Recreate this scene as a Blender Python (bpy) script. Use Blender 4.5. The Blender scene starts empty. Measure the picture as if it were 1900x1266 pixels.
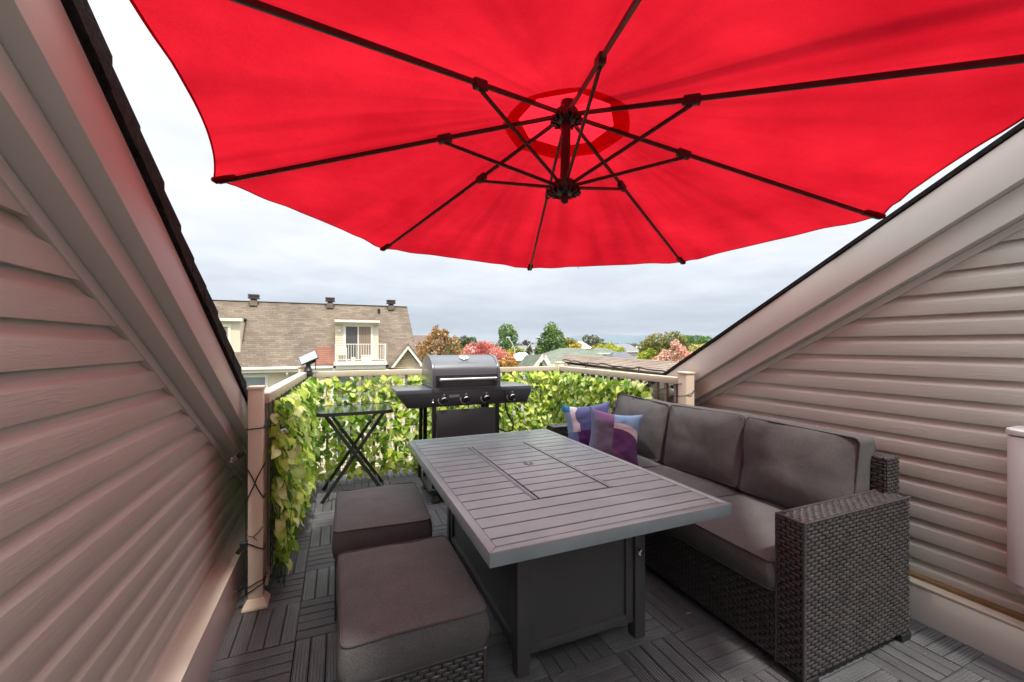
import bpy, bmesh, math, random
from math import sin, cos, pi, radians, sqrt
from mathutils import Vector, Matrix, noise

random.seed(7)
sc = bpy.context.scene
COL = sc.collection
R = random.Random(11)

# ------------------------------------------------------------------ camera
YAW = radians(22.75); HZ = 640.0; FPX = 770.0; H = 1.36
cam_d = bpy.data.cameras.new('camera'); cam = bpy.data.objects.new('camera', cam_d); COL.objects.link(cam)
cam.location = (0, 0, H); cam.rotation_euler = (pi/2, 0, -YAW)
cam_d.sensor_width = 36; cam_d.lens = FPX/1900*36; cam_d.shift_y = (HZ-633)/1900
cam_d.clip_start = .03; cam_d.clip_end = 12000
sc.camera = cam

# ------------------------------------------------------------------ world, sun, exposure
SUN_EL = radians(65); SUN_DIR = Vector((.05*cos(SUN_EL), -cos(SUN_EL), sin(SUN_EL))).normalized()
world = bpy.data.worlds.new('World'); sc.world = world; world.use_nodes = True
nt = world.node_tree; N = nt.nodes; LK = nt.links
for n in list(N): N.remove(n)
def nd(tree, typ, **kw):
    n = tree.nodes.new(typ)
    for k, v in kw.items(): setattr(n, k, v)
    return n
def ramp(tree, fac, stops):
    r = nd(tree, 'ShaderNodeValToRGB'); e = r.color_ramp.elements
    while len(e) < len(stops): e.new(.5)
    for i, (p, c) in enumerate(stops):
        e[i].position = p; e[i].color = (c[0], c[1], c[2], 1)
    tree.links.new(fac, r.inputs[0]); return r.outputs[0]
def vmath(tree, op, a, b=None):
    n = nd(tree, 'ShaderNodeMath', operation=op)
    for i, x in enumerate((a, b)):
        if x is None: continue
        if isinstance(x, (int, float)): n.inputs[i].default_value = x
        else: tree.links.new(x, n.inputs[i])
    return n.outputs[0]
def mixc(tree, fac, a, b, mode='MIX'):
    n = nd(tree, 'ShaderNodeMix', data_type='RGBA', blend_type=mode)
    for sock, x in ((n.inputs[0], fac), (n.inputs[6], a), (n.inputs[7], b)):
        if isinstance(x, (int, float)): sock.default_value = x
        elif isinstance(x, tuple): sock.default_value = (x[0], x[1], x[2], 1)
        else: tree.links.new(x, sock)
    return n.outputs[2]
out = nd(nt, 'ShaderNodeOutputWorld'); bg = nd(nt, 'ShaderNodeBackground')
sky = nd(nt, 'ShaderNodeTexSky', sky_type='NISHITA', sun_disc=False)
sky.sun_elevation = SUN_EL; sky.sun_rotation = pi - math.atan2(.05, 1)
tc = nd(nt, 'ShaderNodeTexCoord'); sep = nd(nt, 'ShaderNodeSeparateXYZ'); LK.new(tc.outputs['Generated'], sep.inputs[0])
zc = vmath(nt, 'MAXIMUM', sep.outputs[2], 0.0); zd = vmath(nt, 'ADD', zc, .10)
cmb = nd(nt, 'ShaderNodeCombineXYZ')
LK.new(vmath(nt, 'DIVIDE', sep.outputs[0], zd), cmb.inputs[0]); LK.new(vmath(nt, 'DIVIDE', sep.outputs[1], zd), cmb.inputs[1])
cn = nd(nt, 'ShaderNodeTexNoise'); cn.inputs['Scale'].default_value = 1.1; cn.inputs['Detail'].default_value = 7; cn.inputs['Roughness'].default_value = .58
LK.new(cmb.outputs[0], cn.inputs['Vector'])
grad = ramp(nt, zc, [(0, (.15, .178, .235)), (.05, (.20, .228, .28)), (.12, (.345, .362, .395)), (.22, (.455, .46, .47)), (.45, (.52, .522, .525)), (.72, (1.25, 1.25, 1.25)), (1, (2.2, 2.2, 2.2))])
streak = ramp(nt, cn.outputs[0], [(.34, (.85, .875, .905)), (.50, (.97, .975, .98)), (.64, (1.08, 1.075, 1.07))])
cloud = mixc(nt, 1.0, grad, streak, 'MULTIPLY')
cloud10 = nd(nt, 'ShaderNodeVectorMath', operation='SCALE'); LK.new(cloud, cloud10.inputs[0]); cloud10.inputs[3].default_value = 10.0
LK.new(mixc(nt, .90, sky.outputs[0], cloud10.outputs[0]), bg.inputs[0])
bg.inputs[1].default_value = .112
LK.new(bg.outputs[0], out.inputs[0])

sun_d = bpy.data.lights.new('sun', 'SUN'); sun = bpy.data.objects.new('sun', sun_d); COL.objects.link(sun)
sun_d.energy = 2.1; sun_d.angle = radians(4.0); sun_d.color = (1, .94, .85)
sun.rotation_euler = (-SUN_DIR).to_track_quat('-Z', 'Y').to_euler(); sun.location = (0, -5, 12)

sc.view_settings.view_transform = 'Standard'; sc.view_settings.look = 'None'
sc.view_settings.gamma = 1; sc.view_settings.use_curve_mapping = False; sc.view_settings.exposure = 1.0
sc.render.engine = 'CYCLES'
try:
    sc.cycles.use_denoising = True; sc.cycles.max_bounces = 8; sc.cycles.transparent_max_bounces = 12
    sc.cycles.caustics_reflective = False; sc.cycles.caustics_refractive = False
except Exception: pass

# ------------------------------------------------------------------ helpers
def at(px, py, d):
    """world point seen at photograph pixel (px,py) at d metres along the optical axis"""
    u = (px-950)/FPX; v = (HZ-py)/FPX; c, s = cos(YAW), sin(YAW)
    return Vector(((u*c+s)*d, (-u*s+c)*d, H+v*d))

class MB:
    def __init__(s): s.v = []; s.f = []; s.t = []
    def add(s, vs, fs, tint=0.0, M=None):
        o = len(s.v)
        if M is not None: vs = [M @ Vector(p) for p in vs]
        s.v.extend([tuple(p) for p in vs]); s.f.extend([tuple(i+o for i in f) for f in fs]); s.t.extend([tint]*len(fs))
    def box(s, x0, x1, y0, y1, z0, z1, M=None):
        s.add([(x0,y0,z0),(x1,y0,z0),(x1,y1,z0),(x0,y1,z0),(x0,y0,z1),(x1,y0,z1),(x1,y1,z1),(x0,y1,z1)],
              [(3,2,1,0),(4,5,6,7),(0,1,5,4),(1,2,6,5),(2,3,7,6),(3,0,4,7)], M=M)
    def bar(s, p0, p1, w, h, up=(0,0,1)):
        p0, p1 = Vector(p0), Vector(p1); d = (p1-p0).normalized(); up = Vector(up)
        a = d.cross(up)
        if a.length < 1e-4: a = d.cross(Vector((0,1,0)))
        a.normalize(); b = a.cross(d).normalized()
        vs = [p+a*(i*w/2)+b*(j*h/2) for p in (p0, p1) for i, j in ((-1,-1),(1,-1),(1,1),(-1,1))]
        s.add(vs, [(0,1,2,3),(7,6,5,4),(0,4,5,1),(1,5,6,2),(2,6,7,3),(3,7,4,0)])
    def tube(s, pts, r, n=8, closed=False, cap=True):
        pts = [Vector(p) for p in pts]; m = len(pts); rings = []
        rr = r if isinstance(r, (list, tuple)) else [r]*m
        prev = None
        for i in range(m):
            if closed: d = pts[(i+1) % m]-pts[i-1]
            else: d = pts[min(i+1, m-1)]-pts[max(i-1, 0)]
            d.normalize()
            a = prev - d*prev.dot(d) if prev is not None else d.orthogonal()
            if a.length < 1e-5: a = d.orthogonal()
            a.normalize(); prev = a; b = d.cross(a)
            rings.append([pts[i]+a*(cos(2*pi*k/n)*rr[i])+b*(sin(2*pi*k/n)*rr[i]) for k in range(n)])
        vs = [p for g in rings for p in g]; fs = []
        for i in range(m if closed else m-1):
            j = (i+1) % m
            for k in range(n):
                fs.append((i*n+k, i*n+(k+1) % n, j*n+(k+1) % n, j*n+k))
        if cap and not closed:
            fs.append(tuple(range(n-1, -1, -1))); fs.append(tuple((m-1)*n+k for k in range(n)))
        s.add(vs, fs)
    def prism(s, poly, fn, a0, a1):
        n = len(poly); vs = [fn(p, a0) for p in poly]+[fn(p, a1) for p in poly]
        s.add(vs, [tuple(range(n-1, -1, -1)), tuple(range(n, 2*n))]+[(i, (i+1) % n, n+(i+1) % n, n+i) for i in range(n)])
    def lathe(s, prof, c, axis='z', n=20, M=None):
        vs = []; fs = []; m = len(prof)
        for r, h in prof:
            for k in range(n):
                a = 2*pi*k/n; p = (r*cos(a), r*sin(a), h)
                vs.append(p)
        for i in range(m-1):
            for k in range(n):
                fs.append((i*n+k, i*n+(k+1) % n, (i+1)*n+(k+1) % n, (i+1)*n+k))
        fs.append(tuple(range(n-1, -1, -1))); fs.append(tuple((m-1)*n+k for k in range(n)))
        T = Matrix.Translation(Vector(c))
        s.add(vs, fs, M=T @ M if M is not None else T)

ORG = {}
def org(o): return ORG.get(o.name, Vector((0,0,0)))
def mesh_of(mb, name, o, mat, bevel=0, smooth=False, seg=1, ang=32):
    me = bpy.data.meshes.new(name)
    me.from_pydata([(p[0]-o[0], p[1]-o[1], p[2]-o[2]) for p in mb.v], [], mb.f)
    if bevel:
        bm = bmesh.new(); bm.from_mesh(me)
        bmesh.ops.recalc_face_normals(bm, faces=bm.faces)
        es = [e for e in bm.edges if len(e.link_faces) == 2 and e.calc_face_angle(0) > .5]
        bmesh.ops.bevel(bm, geom=es, offset=bevel, segments=seg, profile=.6, affect='EDGES', clamp_overlap=True)
        bm.to_mesh(me); bm.free()
    elif any(mb.t):
        at_ = me.attributes.new('tint', 'FLOAT', 'FACE'); at_.data.foreach_set('value', mb.t)
    if smooth:
        me.shade_smooth(); me.set_sharp_from_angle(angle=radians(ang))
    if mat is not None: me.materials.append(mat)
    return me
def part(name, mb, mat, parent=None, bevel=0, smooth=False, seg=1, label=None, kind=None, ang=32, origin=None):
    o_ = org(parent) if parent is not None else (Vector(origin) if origin is not None else Vector((0,0,0)))
    ob = bpy.data.objects.new(name, mesh_of(mb, name, o_, mat, bevel, smooth, seg, ang)); COL.objects.link(ob)
    ORG[ob.name] = o_
    if parent is not None: ob.parent = parent
    else: ob.location = o_
    if label: ob['label'] = label
    if kind: ob['kind'] = kind
    return ob
def thing(name, label, cat, loc, group=None, kind=None):
    ob = bpy.data.objects.new(name, None); COL.objects.link(ob); ob.location = loc; ob.empty_display_size = .1
    ORG[ob.name] = Vector(loc); tag(ob, label, cat, group, kind); return ob
def tag(ob, label=None, cat=None, group=None, kind=None):
    if label: ob['label'] = label
    if cat: ob['category'] = cat
    if group: ob['group'] = group
    if kind: ob['kind'] = kind
    return ob
def inst(name, me, parent, M):
    ob = bpy.data.objects.new(name, me); COL.objects.link(ob); ob.parent = parent; ob.matrix_local = M; ORG[ob.name] = org(parent)
    return ob

# ------------------------------------------------------------------ materials
def pmat(name, col, rough=.6, metal=0.0, col2=None, vscale=6, bump=0.0, bscale=60, stretch=(1,1,1), spec=.5, detail=4, lo=.35, hi=.65, fine=0.0, fscale=400, rnd=0.0, coat=0.0):
    m = bpy.data.materials.new(name); m.use_nodes = True; t = m.node_tree; b = t.nodes['Principled BSDF']
    b.inputs['Roughness'].default_value = rough; b.inputs['Metallic'].default_value = metal
    b.inputs['Specular IOR Level'].default_value = spec; b.inputs['Coat Weight'].default_value = coat
    c = nd(t, 'ShaderNodeTexCoord'); mp = nd(t, 'ShaderNodeMapping'); mp.inputs['Scale'].default_value = stretch
    t.links.new(c.outputs['Object'], mp.inputs[0])
    n = nd(t, 'ShaderNodeTexNoise'); n.inputs['Scale'].default_value = vscale; n.inputs['Detail'].default_value = detail
    t.links.new(mp.outputs[0], n.inputs['Vector'])
    if col2 is None: col2 = tuple(x*.82 for x in col)
    cc = ramp(t, n.outputs[0], [(lo, col2), (hi, col)])
    if fine:
        f = nd(t, 'ShaderNodeTexNoise'); f.inputs['Scale'].default_value = fscale; f.inputs['Detail'].default_value = 2
        t.links.new(mp.outputs[0], f.inputs['Vector'])
        fr = ramp(t, f.outputs[0], [(.3, (1-fine,)*3), (.7, (1+fine,)*3)])
        cc = mixc(t, 1.0, cc, fr, 'MULTIPLY')
    if rnd:
        oi = nd(t, 'ShaderNodeObjectInfo')
        rr = ramp(t, oi.outputs['Random'], [(0, (1-rnd, 1-rnd*1.1, 1-rnd)), (1, (1+rnd, 1+rnd, 1+rnd*1.1))])
        cc = mixc(t, 1.0, cc, rr, 'MULTIPLY')
    t.links.new(cc, b.inputs['Base Color'])
    if bump:
        bn = nd(t, 'ShaderNodeTexNoise'); bn.inputs['Scale'].default_value = bscale; bn.inputs['Detail'].default_value = 5
        t.links.new(mp.outputs[0], bn.inputs['Vector'])
        bb = nd(t, 'ShaderNodeBump'); bb.inputs['Strength'].default_value = bump; bb.inputs['Distance'].default_value = .01
        t.links.new(bn.outputs[0], bb.inputs['Height']); t.links.new(bb.outputs[0], b.inputs['Normal'])
    return m

def siding_mat():
    m = pmat('vinyl_siding', (.50, .495, .435), rough=.5, col2=(.455, .45, .395), vscale=2.2, stretch=(.6, .8, 4), spec=.35, rnd=.03)
    t = m.node_tree; b = t.nodes['Principled BSDF']
    c = nd(t, 'ShaderNodeTexCoord'); mp = nd(t, 'ShaderNodeMapping'); mp.inputs['Scale'].default_value = (1, 1.6, 26)
    t.links.new(c.outputs['Object'], mp.inputs[0])
    n = nd(t, 'ShaderNodeTexNoise'); n.inputs['Scale'].default_value = 1.9; n.inputs['Detail'].default_value = 2.5; n.inputs['Distortion'].default_value = .8
    t.links.new(mp.outputs[0], n.inputs['Vector'])
    # contour lines of the noise give the embossed cathedral wood grain
    w = vmath(t, 'FRACT', vmath(t, 'MULTIPLY', n.outputs[0], 5.0))
    w2 = vmath(t, 'ABSOLUTE', vmath(t, 'SUBTRACT', w, .5))
    g = ramp(t, w2, [(.0, (1, 1, 1)), (.10, (.2, .2, .2)), (.5, (0, 0, 0))])
    bb = nd(t, 'ShaderNodeBump'); bb.inputs['Strength'].default_value = .22; bb.inputs['Distance'].default_value = .004
    t.links.new(g, bb.inputs['Height']); t.links.new(bb.outputs[0], b.inputs['Normal'])
    return m
M_SIDING = siding_mat()
M_TRIM = pmat('beige_aluminium_trim', (.60, .565, .52), rough=.42, col2=(.555, .52, .475), vscale=1.6, bump=.05, bscale=9, spec=.4)
M_TRIM_TOP = pmat('beige_ledge_trim', (.58, .53, .45), rough=.5, col2=(.52, .46, .37), vscale=3, bump=.06, bscale=12)
M_WOOD_LINE = pmat('weathered_wood_strip', (.30, .18, .075), rough=.8, col2=(.14, .08, .035), vscale=14, stretch=(1, .3, 1), bump=.3, bscale=60)
M_SHINGLE_DARK = pmat('dark_roof_shingle', (.030, .026, .024), rough=.95, col2=(.014, .012, .012), vscale=40, bump=.6, bscale=160, spec=.15)
M_POST = pmat('beige_painted_post', (.72, .62, .48), rough=.45, col2=(.67, .575, .44), vscale=2.5, bump=.04, bscale=10)
M_RAIL = pmat('beige_painted_rail', (.54, .46, .36), rough=.45, col2=(.49, .41, .315), vscale=3, bump=.04, bscale=10)
M_PICKET = pmat('taupe_painted_picket', (.33, .27, .215), rough=.5)
M_BASE_BLACK = pmat('black_tile_grid', (.008, .008, .009), rough=.8)
M_SLAT = pmat('charcoal_composite_slat', (.118, .120, .126), rough=.55, col2=(.078, .080, .085), vscale=6, detail=8, fine=.2, fscale=170, rnd=.09, bump=.12, bscale=220, spec=.4)
M_FABRIC = pmat('charcoal_woven_fabric', (.112, .110, .112), rough=.95, col2=(.099, .096, .097), vscale=11, fine=.33, fscale=330, bump=.45, bscale=620, spec=.15)
M_PIPING = pmat('charcoal_piping_cord', (.082, .077, .079), rough=.9, fine=.2, fscale=700, spec=.15)
M_WICKER = pmat('dark_resin_wicker', (.060, .055, .056), rough=.34, col2=(.042, .038, .039), vscale=18, spec=.55, fine=.2, fscale=260)
M_WICKER_BACK = pmat('black_wicker_gap', (.010, .009, .009), rough=.8)
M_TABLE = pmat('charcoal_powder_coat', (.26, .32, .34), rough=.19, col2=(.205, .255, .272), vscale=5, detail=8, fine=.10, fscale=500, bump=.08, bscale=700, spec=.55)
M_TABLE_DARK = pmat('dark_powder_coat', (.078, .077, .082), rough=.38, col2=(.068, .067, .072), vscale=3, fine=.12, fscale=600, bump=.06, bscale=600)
M_BLACK = pmat('black_steel', (.018, .018, .020), rough=.42)
M_GRILL = pmat('grill_black_enamel', (.070, .080, .095), rough=.30, col2=(.060, .069, .083), vscale=4, spec=.7, coat=.3)
M_GRILL_MATTE = pmat('grill_dark_steel', (.050, .053, .060), rough=.36, col2=(.043, .046, .052), vscale=4)
M_CHROME = pmat('brushed_chrome', (.78, .77, .76), rough=.18, metal=1.0, col2=(.7, .69, .68), vscale=9)
M_WHITEPRINT = pmat('pale_print', (.66, .62, .62), rough=.6)
M_PINKPRINT = pmat('pink_print', (.72, .32, .32), rough=.6)
M_GREYLABEL = pmat('grey_label', (.27, .27, .29), rough=.5)
M_UMB_METAL = pmat('dark_bronze_metal', (.030, .016, .015), rough=.42, col2=(.022, .013, .012), vscale=8)
M_WIRE = pmat('dark_green_wire', (.035, .050, .032), rough=.6)
M_CORD = pmat('black_cord', (.012, .012, .013), rough=.5)
M_WALLBOX = pmat('pale_grey_plastic', (.64, .64, .62), rough=.42, col2=(.61, .61, .59), vscale=2, bump=.05, bscale=300, fine=.05, fscale=500)
M_SOLAR = pmat('solar_cell_panel', (.30, .34, .42), rough=.22, col2=(.26, .30, .38), vscale=5)
M_GRIT = pmat('pale_grit', (.42, .38, .33), rough=.9)
M_DRYLEAF = pmat('dry_leaf', (.42, .24, .12), rough=.7)

def slat_fix():
    pass

def leaf_mat(name, stops, trans=.45, rough=.45):
    m = bpy.data.materials.new(name); m.use_nodes = True; t = m.node_tree
    for n in list(t.nodes): t.nodes.remove(n)
    o = nd(t, 'ShaderNodeOutputMaterial'); a = nd(t, 'ShaderNodeAttribute'); a.attribute_name = 'tint'
    oi = nd(t, 'ShaderNodeObjectInfo')
    f = vmath(t, 'FRACT', vmath(t, 'ADD', a.outputs['Fac'], oi.outputs['Random']))
    col = ramp(t, f, stops)
    tc_ = nd(t, 'ShaderNodeTexCoord'); nz = nd(t, 'ShaderNodeTexNoise'); nz.inputs['Scale'].default_value = 3.0
    t.links.new(tc_.outputs['Object'], nz.inputs['Vector'])
    col = mixc(t, 1.0, col, ramp(t, nz.outputs[0], [(.3, (.82, .86, .8)), (.7, (1.1, 1.08, 1.12))]), 'MULTIPLY')
    d = nd(t, 'ShaderNodeBsdfPrincipled'); d.inputs['Roughness'].default_value = rough; d.inputs['Specular IOR Level'].default_value = .35
    tr = nd(t, 'ShaderNodeBsdfTranslucent'); mx = nd(t, 'ShaderNodeMixShader'); mx.inputs[0].default_value = trans
    t.links.new(col, d.inputs['Base Color']); t.links.new(col, tr.inputs[0])
    t.links.new(d.outputs[0], mx.inputs[1]); t.links.new(tr.outputs[0], mx.inputs[2]); t.links.new(mx.outputs[0], o.inputs[0])
    return m
M_IVY = leaf_mat('artificial_ivy_leaf', [(0, (.07, .18, .014)), (.22, (.16, .33, .024)), (.44, (.42, .56, .05)), (.65, (.64, .72, .12)), (.86, (.76, .80, .28)), (1, (.56, .66, .30))])

M_IVY_PALE_SUNLIT = leaf_mat('pale_sunlit_ivy_leaf', [(0, (.09, .22, .02)), (.22, (.24, .42, .04)), (.44, (.50, .65, .08)), (.65, (.66, .76, .15)), (.86, (.76, .82, .36)), (1, (.60, .72, .38))])  # paler, less red leaf copy with sunlight on the screen put into its colour
def canopy_mat():
    m = bpy.data.materials.new('red_canopy_fabric'); m.use_nodes = True; t = m.node_tree
    for n in list(t.nodes): t.nodes.remove(n)
    o = nd(t, 'ShaderNodeOutputMaterial')
    c = nd(t, 'ShaderNodeTexCoord'); n = nd(t, 'ShaderNodeTexNoise'); n.inputs['Scale'].default_value = 2.4; n.inputs['Detail'].default_value = 5
    t.links.new(c.outputs['Object'], n.inputs['Vector'])
    f = nd(t, 'ShaderNodeTexNoise'); f.inputs['Scale'].default_value = 240; t.links.new(c.outputs['Object'], f.inputs['Vector'])
    fr = ramp(t, f.outputs[0], [(.3, (.93, .93, .93)), (.7, (1.06, 1.06, 1.06))])
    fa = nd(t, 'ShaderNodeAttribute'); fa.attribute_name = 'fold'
    fr = mixc(t, 1.0, fr, ramp(t, fa.outputs['Fac'], [(.15, (.84, .84, .84)), (.5, (1, 1, 1)), (.85, (1.05, 1.06, 1.06))]), 'MULTIPLY')  # wrinkle shading painted into the cloth colour, streaked along each panel
    dc = mixc(t, 1.0, ramp(t, n.outputs[0], [(.3, (.30, .006, .013)), (.7, (.38, .009, .018))]), fr, 'MULTIPLY')
    tcx = mixc(t, 1.0, ramp(t, n.outputs[0], [(.3, (.31, .0042, .0105)), (.7, (.44, .0085, .0180))]), fr, 'MULTIPLY')
    d = nd(t, 'ShaderNodeBsdfDiffuse'); tr = nd(t, 'ShaderNodeBsdfTranslucent'); mx = nd(t, 'ShaderNodeMixShader'); mx.inputs[0].default_value = .62
    t.links.new(dc, d.inputs[0]); t.links.new(tcx, tr.inputs[0])
    bn = nd(t, 'ShaderNodeTexNoise'); bn.inputs['Scale'].default_value = 9; bn.inputs['Detail'].default_value = 4; t.links.new(c.outputs['Object'], bn.inputs['Vector'])
    bb = nd(t, 'ShaderNodeBump'); bb.inputs['Strength'].default_value = .6; bb.inputs['Distance'].default_value = .03
    t.links.new(bn.outputs[0], bb.inputs['Height']); t.links.new(bb.outputs[0], d.inputs['Normal']); t.links.new(bb.outputs[0], tr.inputs['Normal'])
    t.links.new(d.outputs[0], mx.inputs[1]); t.links.new(tr.outputs[0], mx.inputs[2]); t.links.new(mx.outputs[0], o.inputs[0])
    return m
M_CANOPY = canopy_mat()
M_VENTCLOTH = pmat('red_vent_mesh', (.5, .01, .02), rough=.9)
_t = M_VENTCLOTH.node_tree; _d = nd(_t, 'ShaderNodeBsdfTranslucent'); _d.inputs[0].default_value = (.70, .012, .026, 1); _m = nd(_t, 'ShaderNodeMixShader'); _m.inputs[0].default_value = .80
_t.links.new(_t.nodes['Principled BSDF'].outputs[0], _m.inputs[1]); _t.links.new(_d.outputs[0], _m.inputs[2]); _t.links.new(_m.outputs[0], _t.nodes['Material Output'].inputs[0])

def glass_mat(name, tint, rough, refl, frost=0.0, frostcol=(.6, .75, .66)):
    """thin glass sheet: mostly see-through, with a mirror share and an optional frosted share"""
    m = bpy.data.materials.new(name); m.use_nodes = True; t = m.node_tree
    for n in list(t.nodes): t.nodes.remove(n)
    o = nd(t, 'ShaderNodeOutputMaterial'); tr = nd(t, 'ShaderNodeBsdfTransparent'); tr.inputs[0].default_value = (*tint, 1)
    g = nd(t, 'ShaderNodeBsdfGlossy'); g.inputs['Roughness'].default_value = rough; g.inputs[0].default_value = (.9, .97, .94, 1)
    d = nd(t, 'ShaderNodeBsdfTranslucent'); d.inputs[0].default_value = (*frostcol, 1)
    m1 = nd(t, 'ShaderNodeMixShader'); m1.inputs[0].default_value = frost; t.links.new(tr.outputs[0], m1.inputs[1]); t.links.new(d.outputs[0], m1.inputs[2])
    fr = nd(t, 'ShaderNodeFresnel'); fr.inputs[0].default_value = 1.45
    gm = nd(t, 'ShaderNodeNewGeometry'); fm = vmath(t, 'MULTIPLY', vmath(t, 'ADD', vmath(t, 'MULTIPLY', fr.outputs[0], .8), refl), vmath(t, 'SUBTRACT', 1.0, gm.outputs['Backfacing']))
    mx = nd(t, 'ShaderNodeMixShader'); t.links.new(fm, mx.inputs[0]); t.links.new(m1.outputs[0], mx.inputs[1]); t.links.new(g.outputs[0], mx.inputs[2])
    t.links.new(mx.outputs[0], o.inputs[0]); return m
M_TABLEGLASS = glass_mat('textured_table_glass', (.86, .95, .90), .14, .16, .75, (.92, 1.0, .95))
M_BULB = glass_mat('clear_bulb_glass', (.95, .94, .92), .05, .06)

# ================================================================== STRUCTURE: deck floor
mb = MB(); mb.box(-.62, 2.80, -1.6, 4.62, -.20, -.03)
floor = part('deck_floor', mb, M_BASE_BLACK, kind='structure', label='terrace floor of dark slatted deck tiles laid in a checkerboard')
TX, TY = .3265, .3155; NS = 5
def slat_mesh(L, W):
    """one grooved composite slat, running along local x, centred"""
    m_ = MB(); ng = 5; prof = [(-W/2, 0.0), (-W/2+.0015, .0215)]
    for k in range(ng):
        c_ = -W/2+W*(k+.5+.0)/ng*1.0
        prof += [(c_-.0022, .0225), (c_-.0008, .0196), (c_+.0008, .0196), (c_+.0022, .0225)]
    prof += [(W/2-.0015, .0215), (W/2, 0.0)]
    n = len(prof); vs = [(-L/2, y, z) for y, z in prof]+[(L/2, y, z) for y, z in prof]
    fs = [(i, i+1, n+i+1, n+i) for i in range(n-1)]+[tuple(range(n-1, -1, -1)), tuple(range(n, 2*n))]
    m_.add(vs, fs); return m_
me_x = mesh_of(slat_mesh(TX-.0035, TY/NS-.0026), 'slat', Vector((0,0,0)), M_SLAT)
me_y = mesh_of(slat_mesh(TY-.0035, TX/NS-.0026), 'slat', Vector((0,0,0)), M_SLAT)
tb = MB(); tb.box(-TX/2+.002, TX/2-.002, -TY/2+.002, TY/2-.002, -.028, -.0245); me_tile = mesh_of(tb, 'deck_tile', Vector((0,0,0)), M_BASE_BLACK)
for ix in range(-1, 9):
    for iy in range(-11, 8):
        cx, cy = -.18+TX*(ix+.5), 2.142+TY*(iy+.5)
        t_ = inst('deck_tile', me_tile, floor, Matrix.Translation((cx+R.uniform(-.001,.001), cy, R.uniform(-.0012, .0012))))
        along_x = (ix+iy) % 2 == 0
        for k in range(NS):
            o_ = (k-(NS-1)/2)/NS
            dz = R.uniform(-.0008, .0008)-.0225
            if along_x: M = Matrix.Translation((0, o_*TY, dz))
            else: M = Matrix.Translation((o_*TX, 0, dz)) @ Matrix.Rotation(pi/2, 4, 'Z')
            inst('slat', me_x if along_x else me_y, t_, M @ Matrix.Rotation(R.choice((0, pi)), 4, 'Z') @ Matrix.Rotation(R.uniform(-.003,.003), 4, 'Z'))

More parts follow.
